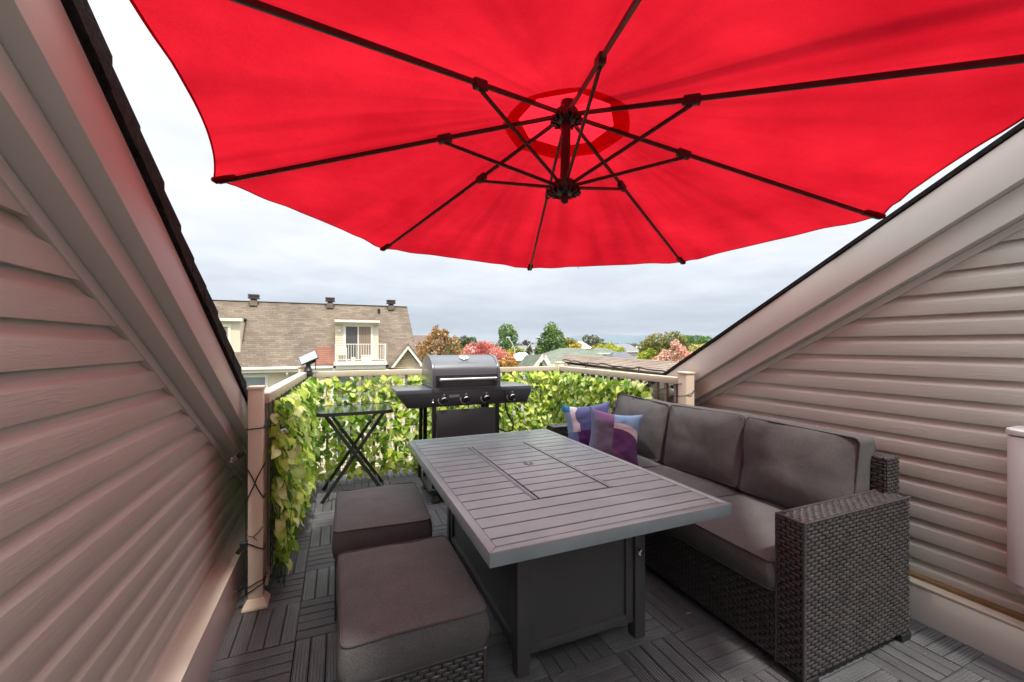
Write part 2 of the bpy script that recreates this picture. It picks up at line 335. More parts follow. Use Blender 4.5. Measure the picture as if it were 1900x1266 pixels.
# ================================================================== the two sided gable walls with their roof rakes
K = .57; Y0, Y1 = -1.7, 4.0
NRM = sqrt(1+K*K)
def rake_strip(mb, x0, x1, s_top, s_bot, ya=Y0, yb=Y1):
    """a board that follows the roof slope: between offsets s_bot..s_top (z = s - K*y) and x0..x1"""
    mb.add([(x0,ya,s_bot-K*ya),(x1,ya,s_bot-K*ya),(x1,yb,s_bot-K*yb),(x0,yb,s_bot-K*yb),
            (x0,ya,s_top-K*ya),(x1,ya,s_top-K*ya),(x1,yb,s_top-K*yb),(x0,yb,s_top-K*yb)],
           [(3,2,1,0),(4,5,6,7),(0,1,5,4),(1,2,6,5),(2,3,7,6),(3,0,4,7)])
def gable_wall(side, P, label):
    # side=+1: terrace lies towards +x of this wall (left wall); -1: the right wall
    w = thing('gable_wall', label, 'wall', (P['sid'], 1.2, 0))
    sg = side; X = lambda x: x
    # dutch-lap siding courses
    e = .103; z0 = P['z0']
    n = 0
    while True:
        zb = z0+n*e
        ye = (P['s3']+.075-zb)/K          # where this course meets the rake trim
        if zb > 3.2: break
        n += 1
        if ye < Y0+.3: continue
        ye1 = (P['s3']+.075-(zb+e))/K
        yb, yt = min(ye, Y1-.02), min(ye1, Y1-.02)
        prof = [(.0, 0), (.0165, .0), (.0170, .002), (.0164, .0600), (.0152, .0640), (.0056, .0715), (.0020, .0780), (-.003, e+.004)]
        vs = []; m = len(prof)
        ny = 14
        for i in range(ny+1):
            f = i/ny
            for (ox, oz) in prof:
                yend = yb+(yt-yb)*oz/e
                y = Y0+(yend-Y0)*f
                wob = .0012*noise.noise((y*1.3, zb*9, side*5.0))
                vs.append((P['sid']+sg*(ox+wob*(1 if ox > .001 else 0)), y, zb+oz))
        fs = []
        for i in range(ny):
            for j in range(m-1):
                q = (i*m+j, i*m+j+1, (i+1)*m+j+1, (i+1)*m+j)
                fs.append(q if sg > 0 else q[::-1])
        b = MB(); b.add(vs, fs); part('siding_board', b, M_SIDING, w, smooth=True, ang=40)
    # backing wall
    b = MB(); bx0, bx1 = sorted((P['sid']-sg*.002, P['sid']-sg*.14))
    top = P['s1t']-.03
    b.prism([(Y0, -.2), (Y1, -.2), (Y1, top-K*Y1), (Y0, top-K*Y0)], lambda p, a: (a, p[0], p[1]), bx0, bx1)
    part('wall_core', b, M_TRIM, w)
    # three stepped rake boards
    def strip(nm, xo, st, sb, mat, bev=.0025):
        b = MB(); a, c = sorted((xo, P['sid']-sg*.02)); rake_strip(b, a, c, st, sb); return part(nm, b, mat, w, bevel=bev, seg=2, smooth=True)
    strip('fascia_board', P['x1'], P['s1t'], P['s1b'], M_TRIM)
    strip('frieze_board', P['x2'], P['s1b']-.001, P['s2b'], M_TRIM)
    strip('rake_trim', P['x3'], P['s2b']-.001, P['s3'], M_TRIM)
    # small joints and nail heads on the boards
    # curb / ledge at the foot of the wall
    b = MB(); a, c = sorted((P['curb'], P['sid']-sg*.03)); b.box(a, c, Y0, Y1-.1, -.03, P['ch']); part('curb_board', b, M_TRIM, w, bevel=.004, seg=2, smooth=True)
    b = MB(); a, c = sorted((P['curb']+sg*.004, P['sid']-sg*.01)); b.box(a, c, Y0, Y1-.1, P['ch']+.001, P['ch']+.012); part('ledge_cap', b, M_TRIM_TOP, w, bevel=.003, seg=2, smooth=True)
    if side < 0:
        b = MB(); b.box(P['sid']-.050, P['sid']-.004, Y0, Y1-.1, P['ch']+.013, P['ch']+.030); part('wood_strip', b, M_WOOD_LINE, w, bevel=.002)
    # roof: slab with its shingle edge
    rf_x0, rf_x1 = (P['xs']-4.2, P['xs']-.012) if sg > 0 else (P['xs']+.012, P['xs']+3.6)
    b = MB(); rake_strip(b, rf_x0, rf_x1, P['s1t']+.035, P['s1t']+.002, Y0-.1, Y1+.3)
    rf = part('roof', b, M_SHINGLE_DARK, w)
    y = Y0
    while y < Y1+.2:
        L = R.uniform(.135, .15); pr = R.uniform(-.003, .003)
        xa, xb = sorted((P['xs']+sg*pr, P['xs']-sg*.32))
        b = MB()
        zz = lambda yy, s: s-K*yy
        s0 = P['s1t']+.006; ya, yb = y, y+L*1.15
        lift = .010
        tp = P['st']
        b.add([(xa,ya,zz(ya,s0)),(xb,ya,zz(ya,s0)),(xb,yb,zz(yb,s0)),(xa,yb,zz(yb,s0)),
               (xa,ya,zz(ya,tp-.016)),(xb,ya,zz(ya,tp-.016)),(xb,yb,zz(yb,tp)+R.uniform(-.002,.002)),(xa,yb,zz(yb,tp)+R.uniform(-.002,.002))],
              [(3,2,1,0),(4,5,6,7),(0,1,5,4),(1,2,6,5),(2,3,7,6),(3,0,4,7)])
        part('shingle', b, M_SHINGLE_DARK, rf)
        y += L
    return w
PL = dict(sid=-.590, curb=-.487, ch=.225, z0=.176, x1=-.460, x2=-.508, x3=-.568, xs=-.447, st=2.632, s1t=2.552, s1b=2.396, s2b=2.315, s3=2.272)
PR = dict(sid=2.731, curb=2.630, ch=.172, z0=.171, x1=2.602, x2=2.652, x3=2.708, xs=2.592, st=2.712, s1t=2.684, s1b=2.480, s2b=2.352, s3=2.312)
gable_wall(1, PL, 'taupe vinyl sided gable wall left of the ottomans, under a steep dark roof edge')
gable_wall(-1, PR, 'taupe vinyl sided gable wall behind the sofa, with wide pale rake boards')

# wall-mounted pale box at the right edge
t_ = thing('wall_cabinet', 'pale grey plastic box with rounded corners mounted on the siding at the right edge', 'wall box', (2.64, .58, .36))
def rrect(x0, x1, y0, y1, r, n=5):
    p = []
    for cx, cy, a0 in ((x1-r, y1-r, 0), (x0+r, y1-r, pi/2), (x0+r, y0+r, pi), (x1-r, y0+r, 3*pi/2)):
        for k in range(n+1):
            a = a0+pi/2*k/n; p.append((cx+r*cos(a), cy+r*sin(a)))
    return p
b = MB(); b.prism(rrect(2.535, 2.725, .30, .80, .055), lambda p, z: (p[0], p[1], z), .385, .985); part('body', b, M_WALLBOX, t_, bevel=.006, seg=2, smooth=True)
b = MB(); b.prism(rrect(2.531, 2.725, .296, .804, .058), lambda p, z: (p[0], p[1], z), .989, 1.015); part('lid', b, M_WALLBOX, t_, bevel=.008, seg=3, smooth=True)
b = MB(); b.prism(rrect(2.548, 2.725, .315, .785, .05), lambda p, z: (p[0], p[1], z), .352, .384); part('foot_rim', b, M_WALLBOX, t_, bevel=.008, seg=2, smooth=True)

# unseen wall behind the camera, its low height set to shade near faces
bwl = thing('shade_wall', 'unseen low taupe wall with a door panel, added to shade faces turned to the camera', 'wall', (1.1, -1.75, 0))
b = MB(); b.box(-.75, 2.9, -1.9, -1.75, -.2, 1.7); part('wall', b, M_SIDING, bwl)
b = MB(); b.box(.30, 2.1, -1.75, -1.70, .05, 1.6); dr_ = part('door_frame', b, M_TRIM, bwl)
# house body below and behind the terrace (seen only past the railing)
mb = MB(); mb.box(-5.5, 6.2, -9, 4.60, -7.3, -.21)
ob = part('townhouse_body', mb, M_TRIM); tag(ob, 'beige lower storeys of the townhouse that carry the terrace', 'building')

# ================================================================== railing
XL0, XL1, XR = -.372, -.305, 2.505; YP, YC = 2.52, 4.47
rail = thing('terrace_railing', 'beige terrace railing with square posts and pickets around the grill corner', 'railing', (1.1, 4.47, 0))
def post(x, y, top, base=True, lab=None, w=.043):
    b = MB(); b.box(x-w, x+w, y-w, y+w, 0, top-.018)
    p = part('post', b, M_POST, rail, bevel=.006, seg=2, smooth=True, label=lab)
    b = MB(); b.box(x-w-.006, x+w+.006, y-w-.006, y+w+.006, top-.018, top); part('post_cap', b, M_POST, p, bevel=.007, seg=2, smooth=True)
    if base:
        b = MB(); q = w+.025
        b.add([(x-q,y-q,0),(x+q,y-q,0),(x+q,y+q,0),(x-q,y+q,0),(x-q,y-q,.012),(x+q,y-q,.012),(x+q,y+q,.012),(x-q,y+q,.012),(x-w-.003,y-w-.003,.05),(x+w+.003,y-w-.003,.05),(x+w+.003,y+w+.003,.05),(x-w-.003,y+w+.003,.05)],
              [(3,2,1,0),(0,1,5,4),(1,2,6,5),(2,3,7,6),(3,0,4,7),(4,5,9,8),(5,6,10,9),(6,7,11,10),(7,4,8,11),(8,9,10,11)])
        part('post_base', b, M_POST, p, bevel=.003)
post(-.394, YP, 1.145, w=.0335); post(XL1, YC, 1.155); post(XR, YC, 1.150); post(XR+.02, YP-.04, 1.148)
def railrun(p0, p1, np_, skip=()):
    p0, p1 = Vector(p0), Vector(p1)
    b = MB(); b.bar(p0+Vector((0,0,1.072)), p1+Vector((0,0,1.072)), .066, .056); part('top_rail', b, M_RAIL, rail, bevel=.008, seg=2, smooth=True)
    b = MB(); b.bar(p0+Vector((0,0,.085)), p1+Vector((0,0,.085)), .05, .04); part('bottom_rail', b, M_RAIL, rail, bevel=.004)
    for k in range(np_):
        q = p0.lerp(p1, (k+.5)/np_)
        b = MB(); b.box(q.x-.0125, q.x+.0125, q.y-.0125, q.y+.0125, .105, 1.043); part('picket', b, M_PICKET, rail)
railrun((XL0, YP+.045, 0), (XL1, YC-.045, 0), 18)
railrun((XL1+.045, YC, 0), (XR-.045, YC, 0), 25)
railrun((XR, YC-.045, 0), (XR+.012, YP+.005, 0), 18)

# ================================================================== artificial ivy screens hung inside the railing
def leaf_mesh(wid, fold, curl, seed):
    rr = random.Random(seed)
    mid = [(0, 0, .0), (0, -.02-curl*.3, -.28), (0, -.02-curl*.6, -.6), (0, curl*.9, -1.0)]
    def side(s): return [(s*.22*wid, -fold*.5, .10), (s*.50*wid, -fold, -.12), (s*.52*wid, -fold*.9-curl*.4, -.38), (s*.30*wid, -fold*.5-curl*.2, -.72)]
    vs = mid+side(1)+side(-1)
    vs = [(x*(1+rr.uniform(-.06,.06)), -y+rr.uniform(-.02,.02), z) for x, y, z in vs]
    fs = [(0,4,5,1),(1,5,6,2),(2,6,7,3),(0,1,9,8),(1,2,10,9),(2,3,11,10)]
    b = MB(); b.add(vs, fs); return b
LEAFS = [leaf_mesh(.92, .10, .06, 1), leaf_mesh(.80, .20, .10, 2), leaf_mesh(1.0, .06, -.05, 3), leaf_mesh(.86, .26, .14, 4)]
LEAF_ME2 = [mesh_of(b, 'leaf', Vector((0,0,0)), M_IVY_PALE_SUNLIT, smooth=True, ang=60) for b in LEAFS]
LEAF_ME = [mesh_of(b, 'leaf', Vector((0,0,0)), M_IVY, smooth=True, ang=60) for b in LEAFS]
def ivy_screen(label, A, B, nrm, ztop, zbot, nleaf, smin, smax, bulge, pale=False, dens=None):
    A, B, nrm = Vector(A), Vector(B), Vector(nrm).normalized(); U = (B-A); L = U.length; U.normalize()
    t_ = thing('ivy_screen', label, 'ivy screen', ((A+B)/2), group='artificial ivy screens tied to the railing')
    b = MB(); k = 0
    while k*.058 <= L:
        p = A+U*(k*.058); zb_ = zbot+.01*sin(k*1.7)
        b.bar((p.x, p.y, zb_), (p.x, p.y, ztop+.012*sin(k*2.3)), .0026, .0026, up=U); k += 1
    k = 0
    while zbot+k*.058 <= ztop:
        z = zbot+k*.058; b.bar((A.x, A.y, z), (B.x, B.y, z), .0026, .0026); k += 1
    part('wire_mesh', b, M_WIRE, t_)
    items = []
    rows = max(1, int(sqrt(nleaf*(ztop-zbot)/L))); per = nleaf/rows
    for i in range(nleaf):
        r_ = i/per
        z = ztop-.01-(ztop-zbot-.05)*((int(r_)+R.uniform(0, 1))/rows)
        u = (r_-int(r_))*L+R.uniform(-.03, .03)
        if dens and R.random() > dens(u/L, (z-zbot)/(ztop-zbot)): continue
        off = .008+abs(R.gauss(0, .6))*bulge
        sc_ = R.uniform(smin, smax)
        base = A+U*u+nrm*off+Vector((0, 0, z-A.z))
        X_ = U; Z_ = Vector((0,0,1)); Y_ = Z_.cross(X_)
        if Y_.dot(nrm) < 0: X_ = -U; Y_ = -Y_          # leaf faces out from the screen
        B3 = Matrix((X_, Y_, Z_)).transposed().to_4x4()
        M = Matrix.Translation(base) @ B3 @ Matrix.Rotation(R.gauss(0, .55), 4, 'Z') @ Matrix.Rotation(R.uniform(.10, .95), 4, 'X') @ Matrix.Rotation(R.gauss(0, .6), 4, 'Y') @ Matrix.Scale(sc_, 4)
        items.append((base, M, R.randrange(4)))
    items.sort(key=lambda q: (q[0]-Vector((0,0,H))).length/1.0)
    o_ = org(t_)
    for base, M, v in items[:295]:
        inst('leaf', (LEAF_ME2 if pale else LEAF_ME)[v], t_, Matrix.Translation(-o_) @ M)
    if len(items) > 295:
        b = MB()
        for base, M, v in items[295:]:
            b.add(LEAFS[v].v, LEAFS[v].f, tint=R.uniform(.01, .99), M=M)
        part('leaf_mass', b, M_IVY_PALE_SUNLIT if pale else M_IVY, t_, smooth=True, kind='stuff', ang=60)
    return t_
ivy_screen('dense ivy screen of big pale yellow-green leaves, coloured as if sunlit, beside the left post', (-.338, 2.575, 0), (-.262, 4.40, 0), (1, 0, 0), 1.05, .10, 2000, .054, .086, .05, pale=True,
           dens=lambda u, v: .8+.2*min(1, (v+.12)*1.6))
ivy_screen('see-through ivy screen behind the grill and the glass-topped table', (-.25, 4.40, 0), (2.44, 4.40, 0), (0, -1, 0), 1.05, .03, 2500, .046, .074, .035,
           dens=lambda u, v: .72 if u < .36 else .97)
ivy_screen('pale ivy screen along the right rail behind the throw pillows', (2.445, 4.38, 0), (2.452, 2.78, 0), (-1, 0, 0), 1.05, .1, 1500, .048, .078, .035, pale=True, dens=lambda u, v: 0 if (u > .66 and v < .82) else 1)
# loose vine stems at the foot of the left screen
b = MB()
for k in range(26):
    p = Vector((-.315+R.uniform(-.01,.03), 2.585+R.uniform(0,.10), R.uniform(.35,.75)))
    pts = [p]
    for j in range(6): p = p+Vector((R.uniform(-.012,.02), R.uniform(-.01,.02), -R.uniform(.04,.09))); pts.append(Vector((p.x, p.y, max(.01, p.z))))
    b.tube(pts, .0018, 4)
ob = part('vine_tangle', b, M_WIRE, kind='stuff'); tag(ob, 'tangle of bare green plastic vine stems at the foot of the left post', 'vine stems', kind='stuff')

# ================================================================== cantilever umbrella
UC = Vector((.943, 1.618, 2.021)); UT = (-.037, -.015); URAD = 1.5; URISE = .39; UAZ = 2.812
umb = thing('cantilever_umbrella', 'big red eight-ribbed cantilever umbrella spread over the whole terrace', 'umbrella', (1.45, -.62, 0))
def upt(a, r, dz=0.0):
    x, y = r*cos(a), r*sin(a)
    return Vector((UC.x+x, UC.y+y, UC.z+UT[0]*x+UT[1]*y+(1-r/URAD)*URISE+dz))
A8 = [UAZ-k*pi/4 for k in range(8)]
for k in range(8):
    a0, a1 = A8[k], A8[(k+1) % 8]; ns, ntt = 26, 26; r0 = .215; vs = []; fold_shade = []
    for i in range(ntt+1):
        f = i/ntt; r = r0+(URAD+.012-r0)*f
        P0, P1 = upt(a0, r), upt(a1, r); Cc = upt(a0, 0, -URISE*(r/URAD)) ; Cc = Vector((UC.x, UC.y, (P0.z+P1.z)/2))
        for j in range(ns+1):
            s = j/ns; p = P0.lerp(P1, s); q = 4*s*(1-s)
            p = Cc+(p-Cc)*(1-.046*q*f**2.6)
            sag = .012*q*f
            wr = .020*(1-f**5)*min(1, f*5)*q**.5*(noise.noise((s*7+k*9, f*1.2, 2.0))+.6*noise.noise((s*16+k*9, f*2.0, 8.0))*(1-.6*f))
            # tension folds running in from the rib ends
            fold = .010*sin(s*26+3*noise.noise((s*4, f*2, k)))*max(0, f-.55)*(1-q)*2*min(1, q*3)
            p.z += -sag+wr+fold
            vs.append(p); fold_shade.append(.5+.9*noise.noise((s*7+k*9.1, f*.8, 2.0))*(.5+.5*f)+.35*noise.noise((s*19+k*9.1, f*1.6, 5.0))+.25*noise.noise((s*3, f*9, k*3.3))*f)
    n1 = ns+1; fs = [(i*n1+j, i*n1+j+1, (i+1)*n1+j+1, (i+1)*n1+j) for i in range(ntt) for j in range(ns)]
    b = MB(); b.add(vs, fs); pn = part('canopy_panel', b, M_CANOPY, umb, smooth=True, ang=80); pn.data.attributes.new('fold', 'FLOAT', 'POINT').data.foreach_set('value', fold_shade)
    # hem along the free edge (folded double cloth)
    e = [vs[ntt*n1+j] for j in range(n1)]; ein = [vs[(ntt-1)*n1+j].lerp(vs[ntt*n1+j], .84) for j in range(n1)]
    b = MB(); hv = [p+Vector((0,0,-.003)) for p in e]+[p+Vector((0,0,-.003)) for p in ein]
    b.add(hv, [(j, j+1, n1+j+1, n1+j) for j in range(ns)]); part('hem', b, M_CANOPY, pn, smooth=True, ang=80)
# vent cap over the opening: overlaps the panels, so the ring shows darker
vs = [upt(0, 0, .045)]; n1 = 24
for r in (.06, .12, .18, .235, .285):
    for k in range(48):
        a = UAZ+2*pi*k/48; q = abs(((k % 6)/6)-.5)*2; rr = r*(1-.045*(1-q*q)); vs.append(upt(a, rr, .040-.05*(r/.285)**3))
fs = [(0, 1+k, 1+(k+1) % 48) for k in range(48)]+[(1+i*48+k, 1+(i+1)*48+k, 1+(i+1)*48+(k+1) % 48, 1+i*48+(k+1) % 48) for i in range(4) for k in range(48)]
b = MB(); b.add(vs, fs); part('vent_cap', b, M_VENTCLOTH, umb, smooth=True, ang=80)
NX = Vector((.037, .015, 1)).normalized()
HUBT = upt(0, 0, -.005); HUBB = HUBT-NX*.345
for k in range(8):
    a = A8[k]
    p0, p1 = upt(a, .03, -.022), upt(a, URAD-.01, -.020)
    b = MB(); b.bar(p0, p1, .0125, .0185); rb = part('rib', b, M_UMB_METAL, umb, bevel=.003)
    b = MB(); b.bar(upt(a, URAD-.085, -.016), upt(a, URAD+.012, -.010), .036, .020); part('rib_pocket', b, M_CANOPY, rb, bevel=.005)
    j = upt(a, .36*URAD, -.040)
    b = MB(); b.bar(upt(a, .36*URAD-.03, -.024), upt(a, .36*URAD+.03, -.024), .026, .036); part('joint_bracket', b, M_UMB_METAL, rb, bevel=.004)
    q = HUBB+Vector((cos(a)*.045, sin(a)*.045, .01))
    b = MB(); b.bar(q, j, .011, .0155); part('strut', b, M_UMB_METAL, umb, bevel=.003)
b = MB(); b.tube([HUBT, HUBB], .021, 16); part('centre_pole', b, M_UMB_METAL, umb, smooth=True)
for nm, c, r in (('top_hub', HUBT-NX*.02, .052), ('runner_hub', HUBB, .052)):
    b = MB(); b.lathe([(.026, -.032), (r*.8, -.028), (r, -.010), (r, .018), (r*.7, .030), (.024, .034)], c, n=20); hb = part(nm, b, M_UMB_METAL, umb, smooth=True)
    b = MB()
    for k in range(8):
        a = A8[k]; d = Vector((cos(a), sin(a), 0)); t2 = Vector((-sin(a), cos(a), 0))
        for sgn in (-1, 1):
            p = c+d*.040+t2*(.012*sgn); b.bar(p+Vector((0,0,-.026)), p+d*.028+Vector((0,0,-.018)), .006, .030)
    part('hub_ears', b, M_UMB_METAL, hb)
b = MB(); b.lathe([(.004, -.075), (.016, -.068), (.018, -.045), (.012, -.030)], HUBB, n=14); part('finial', b, M_UMB_METAL, umb, smooth=True)
# arm over the canopy to the mast behind
arm = [HUBT+Vector((0,0,.02)), HUBT+Vector((.02,-.06,.19)), HUBT+Vector((.09,-.45,.27)), HUBT+Vector((.24,-1.2,.27)), Vector((1.40,-.45,2.60)), Vector((1.45,-.62,2.50))]
b = MB(); b.tube(arm, .030, 12); part('arm', b, M_UMB_METAL, umb, smooth=True)
b = MB(); b.tube([(1.45,-.62,.06), (1.45,-.62,2.62)], .034, 14); part('mast', b, M_UMB_METAL, umb, smooth=True)
b = MB(); b.bar((.95,-.62,.03), (1.95,-.62,.03), .06, .04); b.bar((1.45,-1.12,.031), (1.45,-.12,.031), .06, .041); part('cross_base', b, M_UMB_METAL, umb)

# ================================================================== cushions
def outline(W, D, r, nc=6, ne=9):
    p = []
    cs = [(W/2-r, D/2-r, 0), (-W/2+r, D/2-r, pi/2), (-W/2+r, -D/2+r, pi), (W/2-r, -D/2+r, 3*pi/2)]
    for i, (cx, cy, a0) in enumerate(cs):
        arc = [(cx+r*cos(a0+pi/2*k/nc), cy+r*sin(a0+pi/2*k/nc)) for k in range(nc+1)]
        p += arc
        nx = cs[(i+1) % 4]; b0 = arc[-1]; a1 = nx[2]; b1 = (nx[0]+r*cos(a1), nx[1]+r*sin(a1))
        for k in range(1, ne): p.append((b0[0]+(b1[0]-b0[0])*k/ne, b0[1]+(b1[1]-b0[1])*k/ne))
    return p
def cushion(name, parent, W, D, Hh, M, puff=.022, side=.012, r=.03, wr=.004, seed=0, pbot=.006, mat=None, slouch=0.0):
    """box cushion: bottom seam at local z=0, top seam at z=Hh; M places it"""
    mat = mat or M_FABRIC
    ol = outline(W, D, r); n = len(ol); vs = []; S = seed*13.7
    per = [0]
    for i in range(n): per.append(per[-1]+sqrt((ol[(i+1) % n][0]-ol[i][0])**2+(ol[(i+1) % n][1]-ol[i][1])**2))
    seamz = lambda i: .006*noise.noise((per[i]*3.1+S, 1.0, S))
    rings = []
    T = [0.0, .15, .3, .45, .6, .72, .82, .90, .955, .985, 1.0]
    def nz(x, y, k): return slouch*noise.noise((x*3.1+S, y*3.1, k+6))+wr*(noise.noise((x*5+S, y*5, k))+.7*noise.noise((x*13+S, y*13, k+3)))
    for t in T[1:]:
        rings.append([(x*t, y*t, Hh+puff*(1-abs(2*x*t/W)**3)*(1-abs(2*y*t/D)**3)+(nz(x*t, y*t, 1.0)+(wr*1.7*sin(per[i]*58+4*noise.noise((per[i]*5, S, 0))))*max(0, noise.noise((per[i]*6+S, 4, 2)))*t**4)*(1 if t < 1 else 0)+seamz(i)*t) for i, (x, y) in enumerate(ol)])
    for f in (.85, .65, .45, .25, .10):
        g = 1-(2*f-1)**2
        rings.append([(x*(1+side*2*g/W)+0, y*(1+side*2*g/D), Hh*f+seamz(i)*f+0) for i, (x, y) in enumerate(ol)])
        rings[-1] = [(x+.5*wr*noise.noise((per[i]*9+S, f*3, 7)), y+.5*wr*noise.noise((per[i]*9+S, f*3, 9)), z) for i, (x, y, z) in enumerate(rings[-1])]
    for t in (1.0, .9, .6, .2):
        rings.append([(x*t, y*t, -pbot*(1-(2*x*t/W)**2)*(1-(2*y*t/D)**2)) for x, y in ol])
    vs = [(0, 0, Hh+puff+nz(0, 0, 1.0))]
    for g in rings: vs += g
    fs = [(0, 1+i, 1+(i+1) % n) for i in range(n)]
    for k in range(len(rings)-1):
        a, b_ = 1+k*n, 1+(k+1)*n
        fs += [(a+i, b_+i, b_+(i+1) % n, a+(i+1) % n) for i in range(n)]
    last = 1+(len(rings)-1)*n; vs.append((0, 0, -pbot)); fs += [(last+(i+1) % n, last+i, len(vs)-1) for i in range(n)]
    b = MB(); b.add(vs, fs, M=M); c = part(name, b, mat, parent, smooth=True, ang=50)
    b = MB()
    top = rings[len(T)-2]; bot = rings[len(T)-1+5]
    b.tube([M @ Vector((x*1.006, y*1.006, z+.001)) for x, y, z in top], .0036, 6, closed=True)
    b.tube([M @ Vector((x*1.006, y*1.006, z)) for x, y, z in bot], .0036, 6, closed=True)
    part('piping', b, M_PIPING, c, smooth=True)
    return c

# ================================================================== woven wicker faces
def weave(mb, O, U, V, Nn, W, Hh, pu=.046, lu=.041, pv=.0155, amp=.0052, seed=0):
    O, U, V, Nn = Vector(O), Vector(U).normalized(), Vector(V).normalized(), Vector(Nn).normalized()
    rr = random.Random(seed); rows = int(Hh/pv)
    if rows < 1: return
    pv = Hh/rows
    us = [(0, .0), (.14, .72), (.5, 1), (.86, .72), (1, .0)]; vv = [(0, .25), (.22, 1), (.5, .72), (.78, 1), (1, .25)]
    for j in range(rows):
        u0 = -pu/2 if j % 2 else 0.0
        while u0 < W:
            a, c = max(0, u0), min(W, u0+lu)
            if c-a > .008:
                h = amp*rr.uniform(.85, 1.15); dz = rr.uniform(-.0006, .0006); tl = rr.uniform(-.0012, .0012)
                vs = []
                for fu, hu in us:
                    for fv, hv in vv:
                        uu = a+(c-a)*fu; vq = (j+.06+fv*.88)*pv+dz+tl*(fu-.5)
                        vs.append(O+U*uu+V*vq+Nn*(h*hu*hv-.001))
                mb.add(vs, [(p*5+q, (p+1)*5+q, (p+1)*5+q+1, p*5+q+1) for p in range(4) for q in range(4)])
            u0 += pu
def fixdir(U, V, Nn): return Vector(U).cross(Vector(V)).dot(Vector(Nn)) > 0

# ================================================================== wicker sofa
SX0, SX1, SY0, SY1 = 1.690, 2.470, 1.060, 3.235
sofa = thing('wicker_sofa', 'long dark wicker sofa with charcoal cushions against the right wall', 'sofa', (2.1, 2.15, 0))
def arm_part(ya, yb, near):
    z1 = .655; b = MB(); b.box(SX0+.004, SX1-.034, ya+.004, yb-.004, .035, z1-.006)
    a = part('armrest', b, M_WICKER_BACK, sofa)
    b = MB(); x0, x1 = SX0, SX1-.03
    weave(b, (x0, ya, .04), (1,0,0), (0,0,1), (0,-1,0), x1-x0, z1-.045, seed=1)            # outer / near face
    weave(b, (x0, yb, .04), (0,-1,0), (0,0,1), (-1,0,0), yb-ya, z1-.045, pu=.040, lu=.035, seed=2)   # narrow front face
    weave(b, (x0, ya, z1-.003), (1,0,0), (0,1,0), (0,0,1), x1-x0, yb-ya, seed=3)            # top
    weave(b, (x1, yb, .04), (-1,0,0), (0,0,1), (0,1,0), x1-x0, z1-.045, seed=4)           # inner face
    # corner binding strands
    part('weave', b, M_WICKER, a, smooth=True, kind='stuff', ang=70)
    b = MB()
    for (x, y) in ((x0, ya), (x0, yb)): b.tube([(x, y, .036), (x, y, z1)], .006, 6)
    b.tube([(x0, ya, z1), (x1, ya, z1)], .006, 6); b.tube([(x0, ya, z1), (x0, yb, z1)], .006, 6); b.tube([(x0, yb, z1), (x1, yb, z1)], .006, 6)
    part('edge_binding', b, M_WICKER, a, smooth=True)
    return a
arm_part(SY0, SY0+.112, True); arm_part(SY1-.112, SY1, False)
b = MB(); b.box(SX0+.012, SX1-.10, SY0+.114, SY1-.114, .035, .318); bs = part('seat_base', b, M_WICKER_BACK, sofa)
b = MB(); weave(b, (SX0+.006, SY1-.116, .045), (0,-1,0), (0,0,1), (-1,0,0), SY1-SY0-.232, .275, pu=.044, lu=.039, seed=5); part('weave', b, M_WICKER, bs, smooth=True, kind='stuff', ang=70)
b = MB(); b.box(SX1-.066, SX1+.028, SY0+.07, SY1-.07, .035, .818); bk = part('back_frame', b, M_WICKER_BACK, sofa)
b = MB(); weave(b, (SX1-.070, SY0+.066, .40), (1,0,0), (0,0,1), (0,-1,0), .102, .42, pu=.036, lu=.031, seed=6)
weave(b, (SX1-.070, SY1-.07, .40), (0,-1,0), (0,0,1), (-1,0,0), SY1-SY0-.14, .42, seed=7)
weave(b, (SX1-.070, SY1-.07, .820), (0,-1,0), (1,0,0), (0,0,1), SY1-SY0-.14, .10, seed=8); part('weave', b, M_WICKER, bk, smooth=True, kind='stuff', ang=70)
for x in (SX0+.05, SX1-.06):
    for y in (SY0+.05, SY1-.05):
        b = MB(); b.box(x-.038, x+.038, y-.055, y+.02, 0, .036); part('foot', b, M_BLACK, sofa, bevel=.004)
def place(cx, cy, cz, rx=0, ry=0, rz=0): return Matrix.Translation((cx, cy, cz)) @ Matrix.Rotation(rz, 4, 'Z') @ Matrix.Rotation(ry, 4, 'Y') @ Matrix.Rotation(rx, 4, 'X')
yy = [1.176, 1.825, 2.475, 3.120]
for i in range(3):
    cy, wd = (yy[i]+yy[i+1])/2, yy[i+1]-yy[i]-.008
    cushion('seat_cushion', sofa, .735, wd, .118, place(2.045, cy, .324, ry=radians(.6)), puff=.024, side=.012, r=.040, seed=i+1, wr=.006, slouch=.008)
for i in range(3):
    cy, wd = (yy[i]+yy[i+1])/2+(.022, .0, .035)[i], (.610, .632, .640)[i]
    tilt = radians((9, 11, 12)[i])
    # local z is the thickness direction: turn it to face the terrace (-x) and lean it back
    M = Matrix.Translation((2.345, cy, .455)) @ Matrix.Rotation(tilt, 4, 'Y') @ Matrix.Rotation(radians((1.0, -1.2, 2.0)[i]), 4, 'X') @ Matrix.Translation((0, 0, .222)) @ Matrix.Rotation(-pi/2, 4, 'Y') @ Matrix.Translation((0, 0, -.062))
    cushion('back_cushion', sofa, .445, wd, .125, M, puff=.060, side=.022, r=.030, seed=i+7, wr=.008, pbot=.03, slouch=.028)

